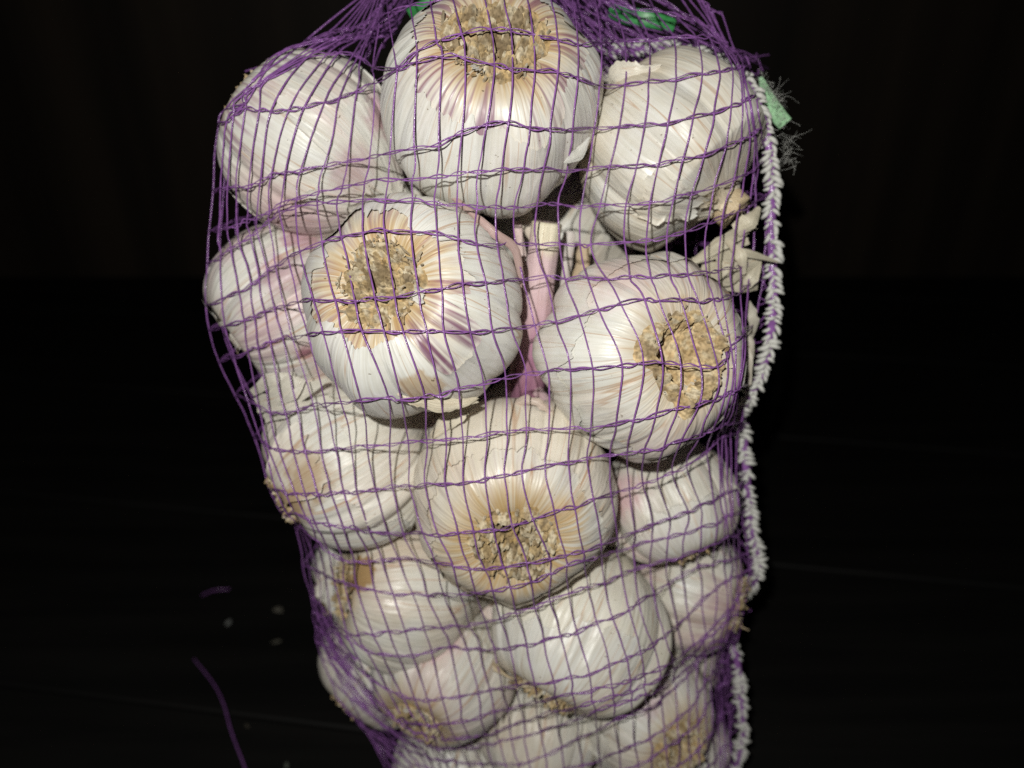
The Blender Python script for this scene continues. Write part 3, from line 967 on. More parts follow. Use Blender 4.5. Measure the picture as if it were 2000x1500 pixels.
# ------------------------------------------------------------------ the net bag
ROWS = [
    # each twisted cross strand as a line over the bag, read off the photograph
    "560 60 660 30 750 -45 850 -85 1050 -105 1200 -75 1300 -40 1360 -5 1400 30",
    "520 100 640 62 715 50 745 8 800 -25 850 -42 1050 -62 1200 -35 1300 2 1340 27 1395 62 1430 100",
    "440 168 505 130 560 98 640 76 719 72 738 40 775 20 831 6 900 -14 1050 -25 1150 -8 1180 0 1211 6 1245 17 1281 21 1324 28 1352 37 1388 62 1440 120",
    "395 250 438 205 505 169 573 121 635 104 700 106 725 128 747 146 789 124 815 98 855 79 916 63 958 55 1000 60 1042 66 1093 76 1127 84 1180 82 1240 82 1281 77 1366 73 1394 75 1440 105",
    "390 262 438 236 470 214 500 214 542 220 595 208 663 191 719 171 747 155 789 132 831 112 873 108 930 118 1000 135 1042 139 1084 138 1127 153 1177 169 1225 165 1281 160 1366 146 1436 132 1470 128",
    "390 380 438 368 483 364 503 360 536 340 573 334 612 330 651 322 682 315 719 309 747 303 789 292 831 284 859 281 899 258 952 242 1000 238 1028 249 1070 250 1113 257 1155 250 1197 249 1281 242 1324 236 1366 225 1408 217 1450 197 1473 186 1490 178",
    "390 455 438 445 494 430 545 402 584 385 621 374 663 365 705 357 755 351 803 350 859 348 899 339 938 334 1000 330 1028 328 1107 333 1155 328 1253 322 1296 318 1338 310 1380 301 1422 284 1473 259 1495 245",
    "390 520 438 495 466 478 500 453 542 422 578 404 618 398 705 393 803 392 888 399 944 403 1000 405 1084 397 1127 404 1183 402 1239 400 1281 394 1338 380 1394 366 1450 343 1484 321 1500 308",
    "390 600 438 582 489 560 522 532 545 512 578 495 621 478 663 464 705 454 761 449 817 454 859 457 902 470 944 478 1000 474 1093 477 1141 478 1197 477 1253 471 1310 462 1352 447 1394 433 1439 411 1484 394 1500 385",
    "395 650 438 636 489 622 536 602 578 589 612 586 657 588 691 588 733 582 775 579 817 571 859 565 902 557 944 555 986 549 1062 540 1107 543 1146 543 1186 549 1231 540 1270 543 1304 533 1343 536 1380 531 1434 522 1484 511 1495 505",
    "405 712 438 703 494 681 550 661 593 654 635 647 691 644 747 647 789 650 831 648 874 646 916 646 961 647 1000 641 1042 635 1084 628 1127 616 1169 605 1208 591 1248 584 1290 586 1327 584 1366 587 1417 584 1450 566 1473 549 1490 540",
    "475 770 500 791 533 807 556 806 584 800 635 790 691 785 755 779 795 779 829 776 859 771 899 757 944 748 989 737 1070 726 1113 722 1160 719 1214 714 1256 709 1293 706 1329 712 1369 715 1400 719 1422 695 1445 656 1473 628",
    "490 850 508 866 536 876 564 883 621 880 685 875 719 871 761 869 798 864 831 862 871 858 904 855 949 848 989 844 1028 838 1070 838 1113 837 1155 837 1203 829 1245 820 1284 809 1315 800 1360 791 1394 782 1445 757 1460 748",
    "530 950 559 965 607 965 663 963 727 959 761 952 798 951 826 948 859 949 902 941 944 935 986 930 1023 920 1062 910 1107 903 1144 895 1183 892 1217 888 1250 884 1296 874 1352 855 1394 841 1430 825",
    "580 1000 607 1018 635 1027 677 1031 719 1036 761 1041 817 1042 851 1043 885 1042 921 1038 963 1035 1000 1029 1042 1017 1082 1002 1124 989 1158 974 1194 964 1222 953 1250 948 1281 936 1312 924 1338 912 1366 895 1388 875 1420 845",
    "595 1030 621 1060 649 1083 668 1093 696 1097 733 1098 761 1093 817 1093 854 1100 888 1107 921 1110 963 1112 1031 1101 1070 1092 1113 1083 1149 1072 1183 1061 1222 1044 1248 1033 1281 1023 1312 1012 1343 999 1369 988 1397 974 1430 955",
    "608 1105 646 1132 677 1140 719 1150 770 1161 812 1161 874 1161 916 1160 952 1156 1011 1142 1056 1128 1104 1109 1149 1092 1197 1079 1239 1066 1287 1053 1321 1047 1349 1038 1380 1027 1414 1013 1440 1000",
    "612 1165 640 1201 668 1232 696 1240 741 1237 781 1233 817 1229 859 1225 916 1223 949 1215 1000 1201 1042 1187 1076 1170 1107 1162 1144 1146 1174 1139 1211 1126 1239 1112 1267 1102 1338 1085 1400 1060 1455 1035",
    "614 1192 650 1225 708 1266 733 1277 761 1282 803 1280 840 1271 874 1265 916 1267 958 1268 1000 1267 1051 1256 1093 1242 1129 1232 1166 1218 1200 1207 1231 1190 1253 1171 1276 1159 1315 1133 1366 1108 1465 1080",
    "616 1222 652 1256 700 1306 747 1344 789 1361 831 1367 874 1362 916 1358 958 1350 1000 1340 1056 1335 1093 1330 1124 1322 1158 1314 1191 1301 1228 1288 1259 1269 1284 1252 1304 1235 1343 1204 1400 1145 1468 1110",
    "620 1252 672 1304 720 1354 755 1389 789 1409 831 1417 874 1413 916 1406 958 1392 1000 1384 1056 1370 1099 1361 1127 1353 1169 1345 1211 1336 1248 1323 1281 1311 1310 1297 1338 1271 1366 1249 1433 1184 1455 1150",
    "628 1286 690 1346 740 1388 800 1425 860 1445 910 1442 952 1434 1000 1417 1053 1401 1093 1387 1152 1373 1180 1366 1211 1357 1290 1327 1345 1285 1400 1230 1430 1200",
    "640 1322 700 1380 750 1420 800 1440 860 1462 920 1462 1000 1443 1042 1432 1082 1421 1141 1398 1169 1387 1281 1350 1345 1305 1395 1250",
    "654 1352 710 1414 760 1450 830 1478 900 1490 1000 1497 1062 1477 1113 1454 1169 1423 1197 1409 1231 1398 1265 1384 1290 1370 1327 1336 1352 1300 1400 1260",
    "678 1384 735 1440 800 1490 880 1515 1000 1525 1127 1497 1175 1483 1217 1466 1248 1452 1281 1437 1304 1418 1346 1387 1380 1333 1405 1290",
    "700 1410 770 1482 850 1530 1000 1560 1130 1540 1200 1515 1267 1485 1301 1460 1338 1435 1366 1409 1410 1330",
    "730 1445 790 1520 880 1570 1000 1600 1130 1585 1200 1562 1267 1530 1310 1505 1345 1480 1375 1455 1415 1390",
    "750 1480 810 1560 900 1612 1000 1640 1130 1630 1200 1610 1267 1580 1320 1552 1380 1505 1420 1450",
    "760 1500 830 1600 920 1660 1000 1685 1130 1678 1200 1660 1267 1632 1330 1600 1385 1560 1425 1510",
]
COLS = {
    -100: "-20 750 -6 757 -5 785 -4 812 -3 855 -2 925 -1 960 0 1008 1 1056 2 1095 3 1133 4 1160 5 1200 6 1230 7 1255 8 1275 10 1300 16 1330",
    0: "-20 742 -7 750 -6 757 -5 798 -4 840 -3 885 -2 949 -1 985 0 1031 1 1079 2 1118 3 1160 4 1195 5 1235 6 1268 7 1300 8 1325 9 1345 10 1360 16 1400",
    76: "-20 582 -16 636 -13 680 -10 712 -8 722 -7 733 -6 765 -5 810 -4 854 -3 906 -2 960 -1 1000 0 1044 1 1091 2 1131 3 1175 4 1220 5 1268 6 1313 7 1360 8 1388 9 1402 16 1425",
    140: "-20 458 -16 500 -15 515 -14 530 -13 556 -12 600 -11 632 -10 668 -9 685 -8 697 -7 728 -6 775 -5 815 -4 872 -3 911 -2 967 -1 1003 0 1045 1 1091 2 1131 3 1177 4 1225 5 1272 6 1322 7 1373 8 1408 9 1435 10 1447 16 1468",
    105: "-20 515 -16 560 -13 612 -10 690 -9 703 -8 710 -7 731 -6 770 -5 813 -4 863 -3 909 -2 964 -1 1002 0 1045 1 1091 2 1131 3 1176 4 1223 5 1270 6 1318 7 1367 8 1400 9 1420 16 1448",
    190: "-20 434 -16 470 -15 490 -14 512 -13 540 -12 575 -11 603 -10 636 -9 665 -8 696 -7 737 -6 772 -5 814 -4 866 -3 907 -2 960 -1 998 0 1040 1 1084 2 1125 3 1170 4 1217 5 1265 6 1314 7 1362 8 1400 9 1430 10 1448 13 1466 16 1480",
    250: "-20 420 -18 433 -16 444 -15 466 -14 496 -13 521 -12 551 -11 574 -10 607 -9 646 -8 694 -7 743 -6 770 -5 812 -4 860 -3 903 -2 952 -1 992 0 1034 1 1075 2 1118 3 1160 4 1208 5 1256 6 1304 7 1350 8 1390 9 1425 10 1448 11 1462 12 1470 13 1476 16 1490",
    330: "-20 424 -18 435 -16 444 -15 465 -14 487 -13 514 -12 533 -11 556 -10 587 -9 632 -8 676 -7 715 -6 760 -5 806 -4 852 -3 895 -2 937 -1 980 0 1022 1 1062 2 1105 3 1148 4 1190 5 1240 6 1285 7 1330 8 1370 9 1408 10 1438 11 1458 12 1470 13 1480 16 1495",
    400: "-20 420 -18 432 -16 441 -15 455 -14 481 -13 503 -12 525 -11 548 -10 577 -9 618 -8 660 -7 708 -6 753 -5 805 -4 850 -3 892 -2 931 -1 969 0 1006 1 1048 2 1093 3 1135 4 1172 5 1225 6 1270 7 1311 8 1346 9 1383 10 1415 11 1443 12 1462 13 1482 16 1500",
    460: "-20 408 -18 428 -16 446 -15 466 -14 486 -13 503 -12 525 -11 550 -10 581 -9 625 -8 668 -7 711 -6 750 -5 805 -4 852 -3 893 -2 928 -1 968 0 1002 1 1043 2 1093 3 1130 4 1143 5 1216 6 1258 7 1301 8 1338 9 1378 10 1408 11 1432 12 1452 13 1472 16 1498",
    545: "-20 396 -18 430 -16 465 -15 487 -14 505 -13 525 -12 541 -11 570 -10 600 -9 645 -8 684 -7 722 -6 762 -5 812 -4 858 -3 903 -2 947 -1 982 0 1021 1 1063 2 1107 3 1146 4 1183 5 1231 6 1270 7 1310 8 1345 9 1382 10 1405 11 1428 12 1446 13 1462 16 1490",
    645: "-20 402 -18 440 -16 478 -15 500 -14 522 -13 545 -12 566 -11 600 -10 630 -9 668 -8 708 -7 747 -6 785 -5 829 -4 868 -3 917 -2 961 -1 1001 0 1045 1 1090 2 1140 3 1183 4 1248 5 1293 6 1318 7 1354 8 1394 9 1407 10 1424 11 1438 12 1450 13 1460 16 1480",
    712: "-20 412 -18 450 -16 488 -15 512 -14 540 -13 565 -12 590 -11 620 -10 645 -9 683 -8 742 -7 766 -6 792 -5 843 -4 885 -3 941 -2 983 -1 1024 0 1067 1 1111 2 1158 3 1214 4 1256 5 1294 6 1329 7 1369 8 1401 9 1422 10 1436 13 1457 16 1472",
    780: "-20 478 -18 488 -16 503 -15 526 -14 555 -13 580 -12 610 -11 636 -10 664 -9 704 -8 757 -7 785 -6 830 -5 860 -4 901 -3 948 -2 990 -1 1031 0 1075 1 1120 2 1168 3 1217 4 1251 5 1290 6 1333 7 1371 8 1396 9 1412 10 1426 13 1444 16 1456",
    850: "-20 492 -18 500 -16 514 -15 536 -14 562 -13 588 -12 620 -11 651 -10 684 -9 716 -8 762 -7 796 -6 834 -5 871 -4 905 -3 949 -2 990 -1 1027 0 1069 1 1110 2 1152 3 1198 4 1230 5 1265 6 1300 7 1336 8 1365 9 1390 10 1405 13 1422 16 1434",
    920: "-20 515 -18 524 -16 538 -15 556 -14 580 -13 605 -12 632 -11 658 -10 690 -9 724 -8 762 -7 796 -6 826 -5 865 -4 900 -3 944 -2 983 -1 1021 0 1062 1 1107 2 1144 3 1185 4 1219 5 1249 6 1280 7 1311 8 1340 9 1370 10 1395 13 1422 16 1436",
    1000: "-20 556 -18 564 -16 576 -15 592 -14 608 -13 632 -12 655 -11 683 -10 706 -9 742 -8 772 -7 808 -6 838 -5 876 -4 911 -3 956 -2 993 -1 1036 0 1082 1 1125 2 1166 3 1203 4 1241 5 1275 6 1309 7 1343 8 1372 9 1400 10 1416 13 1432 16 1444",
    1095: "-20 602 -18 610 -16 622 -15 635 -14 651 -13 671 -12 692 -11 720 -10 747 -9 781 -8 812 -7 847 -6 882 -5 913 -4 940 -3 980 -2 1029 -1 1074 0 1108 1 1141 2 1174 3 1207 4 1236 5 1268 6 1300 7 1330 8 1362 9 1390 10 1415 13 1450 16 1470",
    1180: "-20 610 -18 616 -16 625 -15 636 -14 651 -13 672 -12 701 -11 739 -10 775 -9 812 -8 843 -7 872 -6 903 -5 935 -4 972 -3 1005 -2 1042 -1 1077 0 1112 1 1153 2 1188 3 1225 4 1248 5 1278 6 1310 7 1340 8 1372 9 1400 10 1425 13 1446 16 1458",
    1300: "-20 624 -18 640 -16 665 -14 705 -12 755 -11 786 -10 812 -9 850 -8 890 -7 925 -6 950 -5 975 -4 1005 -3 1040 -2 1076 -1 1110 0 1147 1 1191 2 1228 3 1258 4 1287 5 1315 6 1340 7 1360 8 1378 10 1397 13 1406 16 1414",
    1400: "-20 685 -18 705 -16 730 -14 768 -12 805 -10 845 -8 900 -7 938 -5 990 -3 1050 -2 1090 -1 1125 0 1162 1 1200 2 1235 3 1265 4 1296 5 1322 6 1345 8 1380 10 1402 13 1416 16 1424",
    1500: "-20 765 -18 785 -16 806 -14 835 -12 862 -10 892 -8 940 -6 985 -4 1035 -2 1100 -1 1138 0 1176 1 1213 2 1245 4 1305 6 1350 8 1385 10 1405 13 1420 16 1428",
    1700: "-20 830 -18 845 -16 860 -12 900 -8 960 -4 1050 0 1180 2 1245 4 1305 6 1350 8 1385 10 1405 13 1415 16 1422",
}
C0, C1 = -18, 14
NC = C1 - C0 + 1
rows = []
for r in ROWS:
    v = np.array(r.split(), float)
    x, y = v[::2], v[1::2]
    # smooth cubic resample of the traced line
    xs = np.linspace(x[0], x[-1], 160)
    ys = np.interp(xs, x, y)
    ys = np.convolve(np.pad(ys, 2, mode='edge'), [.1, .2, .4, .2, .1], 'valid')
    rows.append((xs, ys))
lev = np.array(sorted(COLS), float)
tab = []
for yv in sorted(COLS):
    v = np.array(COLS[yv].split(), float)
    row_ = np.interp(np.arange(C0, C1 + 1), v[::2], v[1::2])
    row_[0], row_[-1] = v[1], v[-1]
    row_[1] = .4 * row_[0] + .6 * row_[1]
    tab.append(row_)
tab = np.array(tab)


def col_x(c, y):
    return np.interp(y, lev, tab[:, c])


NR = len(rows)
PX, PY = np.zeros((NR, NC)), np.zeros((NR, NC))
for r, (xs, ys) in enumerate(rows):
    for c in range(NC):
        y = ys.mean()
        for _ in range(14):
            x = col_x(c, y)
            y = .5 * y + .5 * np.interp(x, xs, ys)
        PX[r, c], PY[r, c] = x, y
    PX[r] = np.maximum.accumulate(PX[r])

for _ in range(2):                               # no sharp corners along the two outer edges
    for c in (0, 1, NC - 2, NC - 1):
        PX[1:-1, c] = .25 * PX[:-2, c] + .5 * PX[1:-1, c] + .25 * PX[2:, c]
KR, KC = 6, 8                                    # refinement between crossings


def refine(Z, k):
    return cspline(Z, (len(Z) - 1) * k + 1)


gx = refine(refine(PX, KR).T, KC).T
gy = refine(refine(PY, KR).T, KC).T
for a_ in (gx, gy):                              # the threads hold no exact line
    hh, ww = a_.shape
    q1, q2 = np.meshgrid(np.arange(ww) / KC, np.arange(hh) / KR)
    a_ += 4.4 * fbm(np.stack([q1 * 1.3, q2 * 1.3, q1 * 0 + (3 if a_ is gx else 8)], -1), 2, 77)
HR, HC = gx.shape

Vc, Fc = join([q.low for q in B.values()] + [q.plate_low for q in B.values() if hasattr(q, 'plate_low')] + EXTRA)
bvh = BVHTree.FromPolygons([tuple(v) for v in Vc.tolist()], Fc.tolist())
front = np.full((HR, HC), np.inf)
O = Vector(CAM)
for i in range(HR):
    for j in range(HC):
        rr = FWD + (gx[i, j] - 1000) / FPX * RIGHT + (750 - gy[i, j]) / FPX * UP
        h = bvh.ray_cast(O, Vector(rr))
        if h[0] is not None:
            front[i, j] = (np.array(h[0]) - CAM) @ FWD
d_edge = np.interp(gy, [-150, 0, 200, 600, 1000, 1200, 1400, 1700], [.262, .252, .250, .256, .282, .306, .330, .345])
EPS = .0013
lim = np.where(np.isfinite(front), front - EPS, d_edge)
lim = np.minimum(lim, d_edge + .004)
h = lim.copy()
h[:, 0] = np.minimum(d_edge[:, 0], lim[:, 0])
h[:, -1] = np.minimum(d_edge[:, -1], lim[:, -1])
slack = np.interp(gy, [0, 500, 800, 1000, 1500], [.00001, .00001, .00003, .00006, .00008])
for it in range(260):                            # a taut membrane resting on the bulbs
    av = h.copy()
    av[1:-1, 1:-1] = .27 * (h[:-2, 1:-1] + h[2:, 1:-1]) + .23 * (h[1:-1, :-2] + h[1:-1, 2:])
    h = np.minimum(lim, av + slack)
    h[:, 0] = np.minimum(d_edge[:, 0], lim[:, 0])
    h[:, -1] = np.minimum(d_edge[:, -1], lim[:, -1])
G = at(gx, gy, h)
# back of the bag: an arc from the right edge round to the left one
NB = 22
AX = np.array([0, math.sin(math.radians(8)), math.cos(math.radians(8))])
BACK = np.cross(AX, RIGHT)
BACK = BACK if BACK[1] > 0 else -BACK
tb = np.linspace(0, math.pi, NB * 4 + 1)[1:-1]
mid = (G[:, 0] + G[:, -1]) / 2
bulge = np.interp(np.arange(HR), [0, 2.5 * KR, 6 * KR, HR - 1], [.02, .04, .062, .066])
GB = mid[:, None] + (G[:, -1] - mid)[:, None] * np.cos(tb)[None, :, None] + BACK[None, None] * (bulge[:, None] * np.sin(tb)[None])[..., None]

bag = empty('net_bag', at(1000, 1500, .36) * np.array([1, 1, 0]), 'purple net bag with twisted cross strands and a white seam, packed with garlic', 'net bag')


def toward(Pth):
    v = CAM - Pth
    return v / np.linalg.norm(v, axis=1, keepdims=True)


# cross strands: two filaments twisted round each other, all the way round the bag
cidx = np.arange(HC) / KC
for r in range(NR):
    i = r * KR
    fr, bk = G[i], GB[i]
    P = np.concatenate([fr, bk]) if r > 3 else fr
    bk = bk if r > 3 else bk[:0]
    nf = len(fr)
    ph = math.pi * np.concatenate([cidx, cidx[-1] + np.arange(1, len(bk) + 1) / 4 * 1.0])
    ph = ph + .9 * n1(ph * .35, 200 + r) + .5 * r
    cen = P[:nf].mean(0) + BACK * .03
    nrm = P - cen
    nrm = nrm / np.linalg.norm(nrm, axis=1, keepdims=True)
    nrm[:nf] = toward(P[:nf])
    T = np.gradient(P, axis=0)
    T /= np.linalg.norm(T, axis=1, keepdims=True) + 1e-12
    Nn = nrm - (nrm * T).sum(1, keepdims=True) * T
    Nn /= np.linalg.norm(Nn, axis=1, keepdims=True) + 1e-12
    Bn = np.cross(T, Nn)
    amp = .00041 * (1 + .45 * n1(ph * .5, 300 + r))
    parts = []
    for sgn in (1, -1):
        off = sgn * amp[:, None] * (np.cos(ph)[:, None] * Bn + .55 * np.sin(ph)[:, None] * Nn)
        rad = .00023 * (1 + .252 * n1(ph * 1.7 + sgn * 9, 400 + r))
        parts.append(tube(P + off + .0002 * Nn, rad, 6, .55, Nn, twist=ph * .5 + sgn))
    V, F = join(parts)
    mesh_obj('cross_strand', V, F, NET, bag)
# long strands: single flat threads
for c in range(NC):
    j = c * KC
    P = G[:, j]
    rad = .00023 * (1 + .25 * n1(np.arange(HR) * .31, 500 + c))
    V, F = tube(P + toward(P) * .0001, rad, 6, .6, toward(P), twist=.8 * n1(np.arange(HR) * .08, 600 + c))
    mesh_obj('long_strand', V, F, NET, bag)
for c in range(3, NB * 4 - 2, 4):
    P = GB[4 * KR:, c]
    nrm = P - mid[4 * KR:]
    V, F = tube(P, .00034, 5, .6, nrm)
    mesh_obj('long_strand', V, F, NET, bag)

# ---- gathered net behind the top bulb, where the bag is drawn together
rg = np.random.default_rng(11)
parts = []
for k in range(85):
    x0, y0 = 1085 + rg.normal(0, 26), -40 + rg.normal(0, 30)
    kind = rg.uniform()
    if kind < .62:
        x3, y3 = 1130 + rg.uniform(-10, 150), 40 + rg.uniform(0, 100)
    else:
        x3, y3 = 1180 + rg.uniform(0, 280), 100 + rg.uniform(-25, 45)
    pts = [(x0, y0, .262 + rg.uniform(0, .02)), (.6 * x0 + .4 * x3 + rg.normal(0, 22), .6 * y0 + .4 * y3 + rg.normal(0, 18), .256 + rg.uniform(-.006, .02)),
           (x3, y3, .262 + rg.uniform(-.006, .022)), (x3 + rg.uniform(20, 80), y3 + rg.uniform(-10, 40), .27 + rg.uniform(0, .02))]
    q = cspline(np.array(pts), 16)
    parts.append(tube(at(q[:, 0], q[:, 1], q[:, 2]), .00034, 5, .6))
for k in range(20):
    x0, y0 = 760 + rg.normal(0, 26), 40 + rg.normal(0, 26)
    x3, y3 = 560 + rg.uniform(0, 190), 0
    y3 = np.interp(x3, [440, 560, 640, 720, 760], [165, 95, 76, 60, 70]) + rg.uniform(-4, 22)
    pts = [(x0 + 40, y0 - 60, .268), (x0, y0, .256 + rg.uniform(-.006, .014)), (.45 * x0 + .55 * x3 + rg.normal(0, 8), .4 * y0 + .6 * y3 + rg.normal(0, 7), .250 + rg.uniform(-.006, .01)),
           (x3, y3, .252 + rg.uniform(-.006, .01)), (x3 - rg.uniform(20, 90), y3 + rg.uniform(15, 60), .258)]
    q = cspline(np.array(pts), 18)
    parts.append(tube(at(q[:, 0], q[:, 1], q[:, 2]), .00034, 5, .6))
V, F = join(parts)
tag(mesh_obj('gathered_net', V, F, NET, bag), kind='stuff')
# ---- crowded threads along the folds at the lower left and right edges
parts = []
for k in range(46):
    t0 = rg.normal(0, 1)
    dx, dy = 13 * t0, -9 * t0
    pts = [(618 + .4 * dx, 1200 + .4 * dy, .320), (662 + dx + rg.normal(0, 5), 1275 + dy, .311), (728 + dx + rg.normal(0, 5), 1358 + dy, .305),
           (802 + dx, 1424 + dy + rg.normal(0, 5), .307), (900 + dx, 1478 + dy + rg.normal(0, 6), .318)]
    a0 = rg.uniform(0, 1)
    q = cspline(np.array(pts), 40)[int(a0 * 22):int(a0 * 22) + 18]
    parts.append(tube(at(q[:, 0], q[:, 1], q[:, 2]), .00024, 5, .6))
for k in range(24):
    yb = rg.choice([820, 850, 1190, 1215, 1255])
    x0 = 1330 + rg.uniform(0, 90)
    pts = [(x0 - 60, yb + 26 + rg.normal(0, 10), .292 if yb < 1000 else .33), (x0, yb + rg.normal(0, 10), .294 if yb < 1000 else .332), (x0 + 50, yb - 30 + rg.normal(0, 12), .296 if yb < 1000 else .334)]
    q = cspline(np.array(pts), 14)
    parts.append(tube(at(q[:, 0], q[:, 1], q[:, 2]), .00034, 5, .6))
V, F = join(parts)
tag(mesh_obj('crowded_threads', V, F, NET, bag), kind='stuff')

# ---- the white overlocked seam down the right side
SEAMS = []


def seam(pts, name, step=.0020, scale=1.28, seed=0):
    rg = np.random.default_rng(seed)
    q = cspline(np.array(pts, float), 900)
    P = at(q[:, 0], q[:, 1], q[:, 2])
    s = np.concatenate([[0], np.cumsum(np.linalg.norm(np.diff(P, axis=0), axis=1))])
    T = np.gradient(P, axis=0)
    T /= np.linalg.norm(T, axis=1, keepdims=True)
    wob = np.stack([n1(s * 260 + k * 31, seed + k) for k in range(3)], 1) * .0005
    V, F = tube(P[::3] + wob[::3], .0012 * scale, 8, .8, -np.tile(FWD, (len(P[::3]), 1)))
    core = mesh_obj(name, V, F, NET, bag)
    # one stitch: a bent, plump loop of thread
    t = np.linspace(-1, 1, 12)
    sp = np.stack([t * .0017, .0004 * np.cos(t * 1.5), .0009 * np.cos(t * 1.6)], 1) * scale
    Vs, Fs = tube(sp, .00062 * scale * np.sqrt(np.clip(1.08 - t ** 2, .06, 1)), 8, 1.0, np.tile([0, 0, 1.0], (12, 1)))
    me = None
    npos = int(s[-1] / step)
    for k in range(npos):
        ss = (k + .5) * step + rg.normal(0, .0002)
        i = min(int(np.searchsorted(s, ss)), len(P) - 1)
        p, tn = P[i] + wob[i], T[i]
        nz = CAM - p
        nz = nz - (nz @ tn) * tn
        nz /= np.linalg.norm(nz)
        sd = np.cross(nz, tn)
        for side in (-1, 1):
            aa = side * .8 + rg.normal(0, .42)
            x = tn * math.cos(aa) + sd * math.sin(aa)
            y = np.cross(nz, x)
            M = np.eye(4)
            if rg.uniform() < .08:
                continue
            sc_ = rg.uniform(.6, 1.2)
            M[:3, :3] = np.stack([x, y, nz], 1) * sc_
            M[:3, 3] = p + sd * (side * .0010 * scale + rg.normal(0, .0003)) + nz * rg.uniform(-.0004, .0006)
            if me is None:
                o = mesh_obj('stitch', Vs, Fs, THREAD)
                me = o.data
                o.parent = core
            else:
                o = bpy.data.objects.new('stitch', me)
                link(o, core)
            o.matrix_parent_inverse = parent_matrix(core).inverted()
            o.matrix_basis = Matrix(M.tolist())
    return core


seam([(1456, 160, .246), (1484, 215, .244), (1502, 290, .244), (1508, 380, .247), (1508, 480, .250), (1512, 580, .252), (1506, 650, .254), (1488, 725, .258), (1460, 785, .266),
      (1440, 818, .286), (1452, 850, .286), (1456, 900, .286), (1462, 970, .288), (1468, 1040, .292), (1482, 1095, .296), (1474, 1135, .302),
      (1432, 1180, .334), (1412, 1220, .334), (1426, 1250, .324), (1442, 1300, .322), (1447, 1370, .324), (1450, 1440, .328), (1438, 1500, .334), (1428, 1540, .34)], 'seam', seed=1)
seam([(1158, 92, .268), (1210, 98, .266), (1270, 96, .266), (1330, 100, .264), (1390, 120, .260), (1440, 148, .252), (1470, 178, .247)], 'seam', seed=4, scale=1.3)
# the net's edge runs on into the seam
parts = []
for i in range(HR):
    e_ = G[i, -1]
    py_ = gy[i, -1]
    if not (150 < py_ < 1500):
        continue
    xs_ = np.interp(py_, [150, 215, 290, 380, 580, 650, 725, 785, 845, 970, 1040, 1095, 1135, 1245, 1300, 1440, 1500], [1452, 1484, 1502, 1508, 1512, 1506, 1488, 1460, 1452, 1462, 1468, 1482, 1474, 1424, 1442, 1450, 1438])
    ds_ = np.interp(py_, [150, 380, 580, 785, 845, 1040, 1135, 1245, 1440], [.246, .247, .252, .264, .284, .292, .300, .322, .328])
    t_ = at(np.array(xs_ + rg.normal(0, 4)), np.array(py_ + rg.normal(-6, 12)), np.array(ds_ + .001))
    m_ = (e_ + t_) / 2 + FWD * rg.uniform(-.001, .004) + UP * rg.normal(0, .0015)
    parts.append(tube(cspline(np.array([e_, m_, t_]), 9), .0003, 5, .6))
V, F = join(parts)
tag(mesh_obj('edge_threads', V, F, NET, bag), kind='stuff')

# ---- label tape caught in the seam, and the green closing tape at the top
def tape(name, pts, widths, mat, seed=0, thick=.0003):
    P = cspline(np.array(pts, float), 16)
    W = np.interp(np.linspace(0, 1, 16), np.linspace(0, 1, len(widths)), widths)
    path = at(P[:, 0], P[:, 1], P[:, 2])
    T = np.gradient(path, axis=0)
    T /= np.linalg.norm(T, axis=1, keepdims=True)
    vw = path - CAM
    vw /= np.linalg.norm(vw, axis=1, keepdims=True)
    S_ = np.cross(T, vw)
    S_ /= np.linalg.norm(S_, axis=1, keepdims=True)
    q = np.linspace(-1, 1, 6)
    hw = (W / FPX * P[:, 2] / 2)
    bow = .10 * hw[:, None] * q[None] ** 2
    A_ = path[:, None] + (hw[:, None] * q[None])[..., None] * S_[:, None] + bow[..., None] * vw[:, None]
    B_ = A_ + vw[:, None] * thick
    ring = np.concatenate([A_, B_[:, ::-1]], 1)
    V = ring.reshape(-1, 3)
    F = grid_faces(16, 12, True)
    return mesh_obj(name, V, F, mat, bag)


tape('label_tape', [(1485, 150, .2505), (1498, 185, .2495), (1516, 220, .2495), (1534, 242, .2505)], [8, 22, 30, 28], PALEGREEN)
tape('closing_tape', [(1190, 18, .262), (1225, 30, .258), (1270, 38, .256), (1318, 50, .258)], [26, 32, 30, 24], GREEN)
tape('closing_tape', [(800, 30, .262), (825, 14, .258), (850, -6, .256)], [24, 24, 20], GREEN)
parts = []
for k in range(170):
    t0 = rg.uniform(0, 1)
    x = np.interp(t0, [0, .3, .6, 1], [1478, 1506, 1524, 1530]) + rg.normal(0, 6)
    y = np.interp(t0, [0, .3, .6, 1], [150, 190, 240, 330]) + rg.normal(0, 6)
    a0 = rg.uniform(-1.3, .7)
    ln = rg.gamma(2.0, 4.5)
    pts = [(x, y, .246), (x + ln * math.cos(a0), y + ln * math.sin(a0), .244 + rg.normal(0, .002)), (x + 1.7 * ln * math.cos(a0 + rg.normal(0, .5)), y + 1.7 * ln * math.sin(a0 + rg.normal(0, .5)), .245 + rg.normal(0, .003))]
    q = cspline(np.array(pts), 9)
    parts.append(tube(at(q[:, 0], q[:, 1], q[:, 2]), .000035, 4))
V, F = join(parts)
tag(mesh_obj('loose_fibres', V, F, THREAD, bag), kind='stuff')

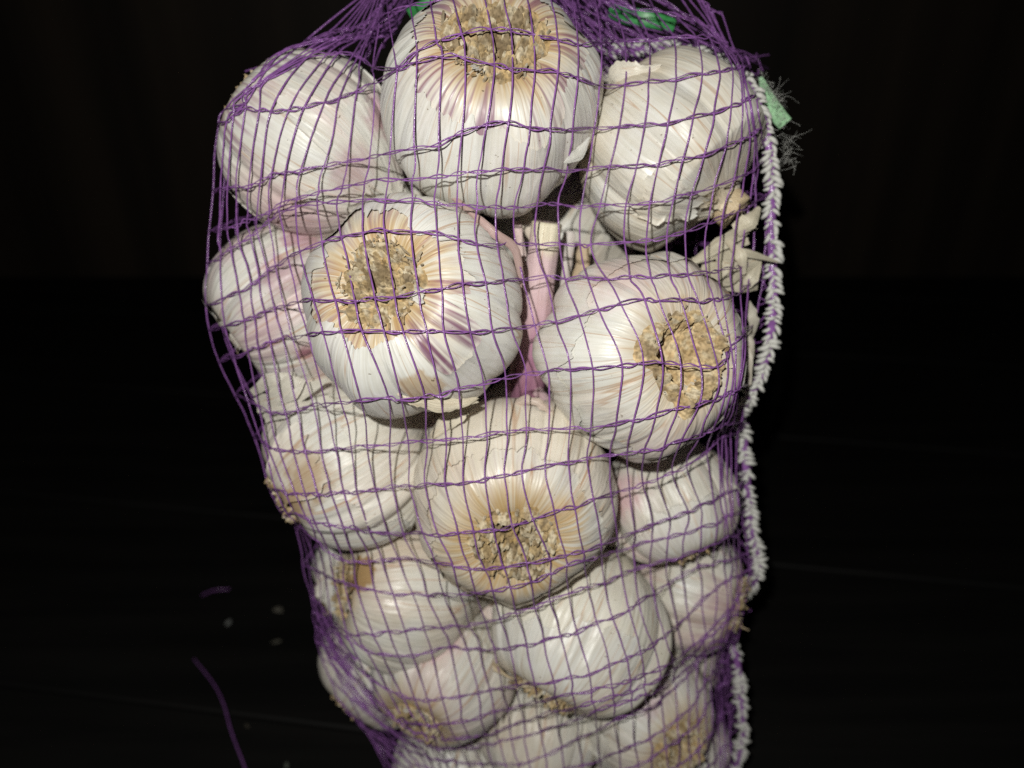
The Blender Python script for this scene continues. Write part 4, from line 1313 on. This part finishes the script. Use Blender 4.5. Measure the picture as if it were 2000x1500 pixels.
# ------------------------------------------------------------------ crumbs and a stray thread on the floor
def crumb(px, py, size, label, colr, seed):
    rg = np.random.default_rng(seed)
    p0 = floor_hit(px, py)
    n, m = 9, 14
    u, v = np.meshgrid(np.arange(m) / m * 2 * math.pi, np.linspace(.02, math.pi - .02, n))
    d = np.stack([np.sin(v) * np.cos(u), np.sin(v) * np.sin(u), np.cos(v)], -1)
    rr = size * (1 + .85 * fbm(d * 1.6 + seed, 3, seed))
    V = d * rr[..., None] * np.array([1.3, .7, .16]) + np.array([0, 0, size * .3])
    o = mesh_obj('skin_crumb', V.reshape(-1, 3), grid_faces(n, m, True), SKIN, None, np.tile(np.array(colr) * .6, (n * m, 1)), d.reshape(-1, 3))
    o.location = p0
    o.rotation_euler = (0, 0, rg.uniform(0, 6))
    tag(o, label, 'crumb', 'crumbs of garlic skin on the floor')


crumb(543, 1192, .0027, 'larger pale crumb on the dark floor left of the bag', (.30, .28, .24), 1)
crumb(447, 1216, .0020, 'bluish white crumb at the far left on the dark floor', (.42, .44, .44), 2)
crumb(540, 1254, .0019, 'dull crumb just below the larger pale one on the floor', (.22, .21, .17), 3)
crumb(483, 1418, .0010, 'faint crumb on the seam of the floor boards', (.15, .13, .10), 4)
crumb(560, 1496, .0014, 'small greenish crumb at the bottom edge of the picture', (.22, .26, .22), 5)

Pf = np.array([floor_hit(380, 1290), floor_hit(420, 1345), floor_hit(441, 1390), floor_hit(455, 1440), floor_hit(478, 1500), floor_hit(500, 1560)])
Pf[:, 2] += np.array([.0012, .004, .006, .005, .003, .0012])
V, F = tube(cspline(Pf, 60), .0005, 7, .6)
tag(mesh_obj('loose_thread', V, F, NET), 'loose purple thread lying on the dark floor at the lower left', 'thread')
Pf = np.array([floor_hit(395, 1166), floor_hit(420, 1162), floor_hit(450, 1157)])
Pf[:, 2] += np.array([.0014, .004, .003])
V, F = tube(cspline(Pf, 20), .0006, 7, .6)
tag(mesh_obj('loose_thread', V, F, NET), 'short bright purple thread end at the far left on the floor', 'thread')
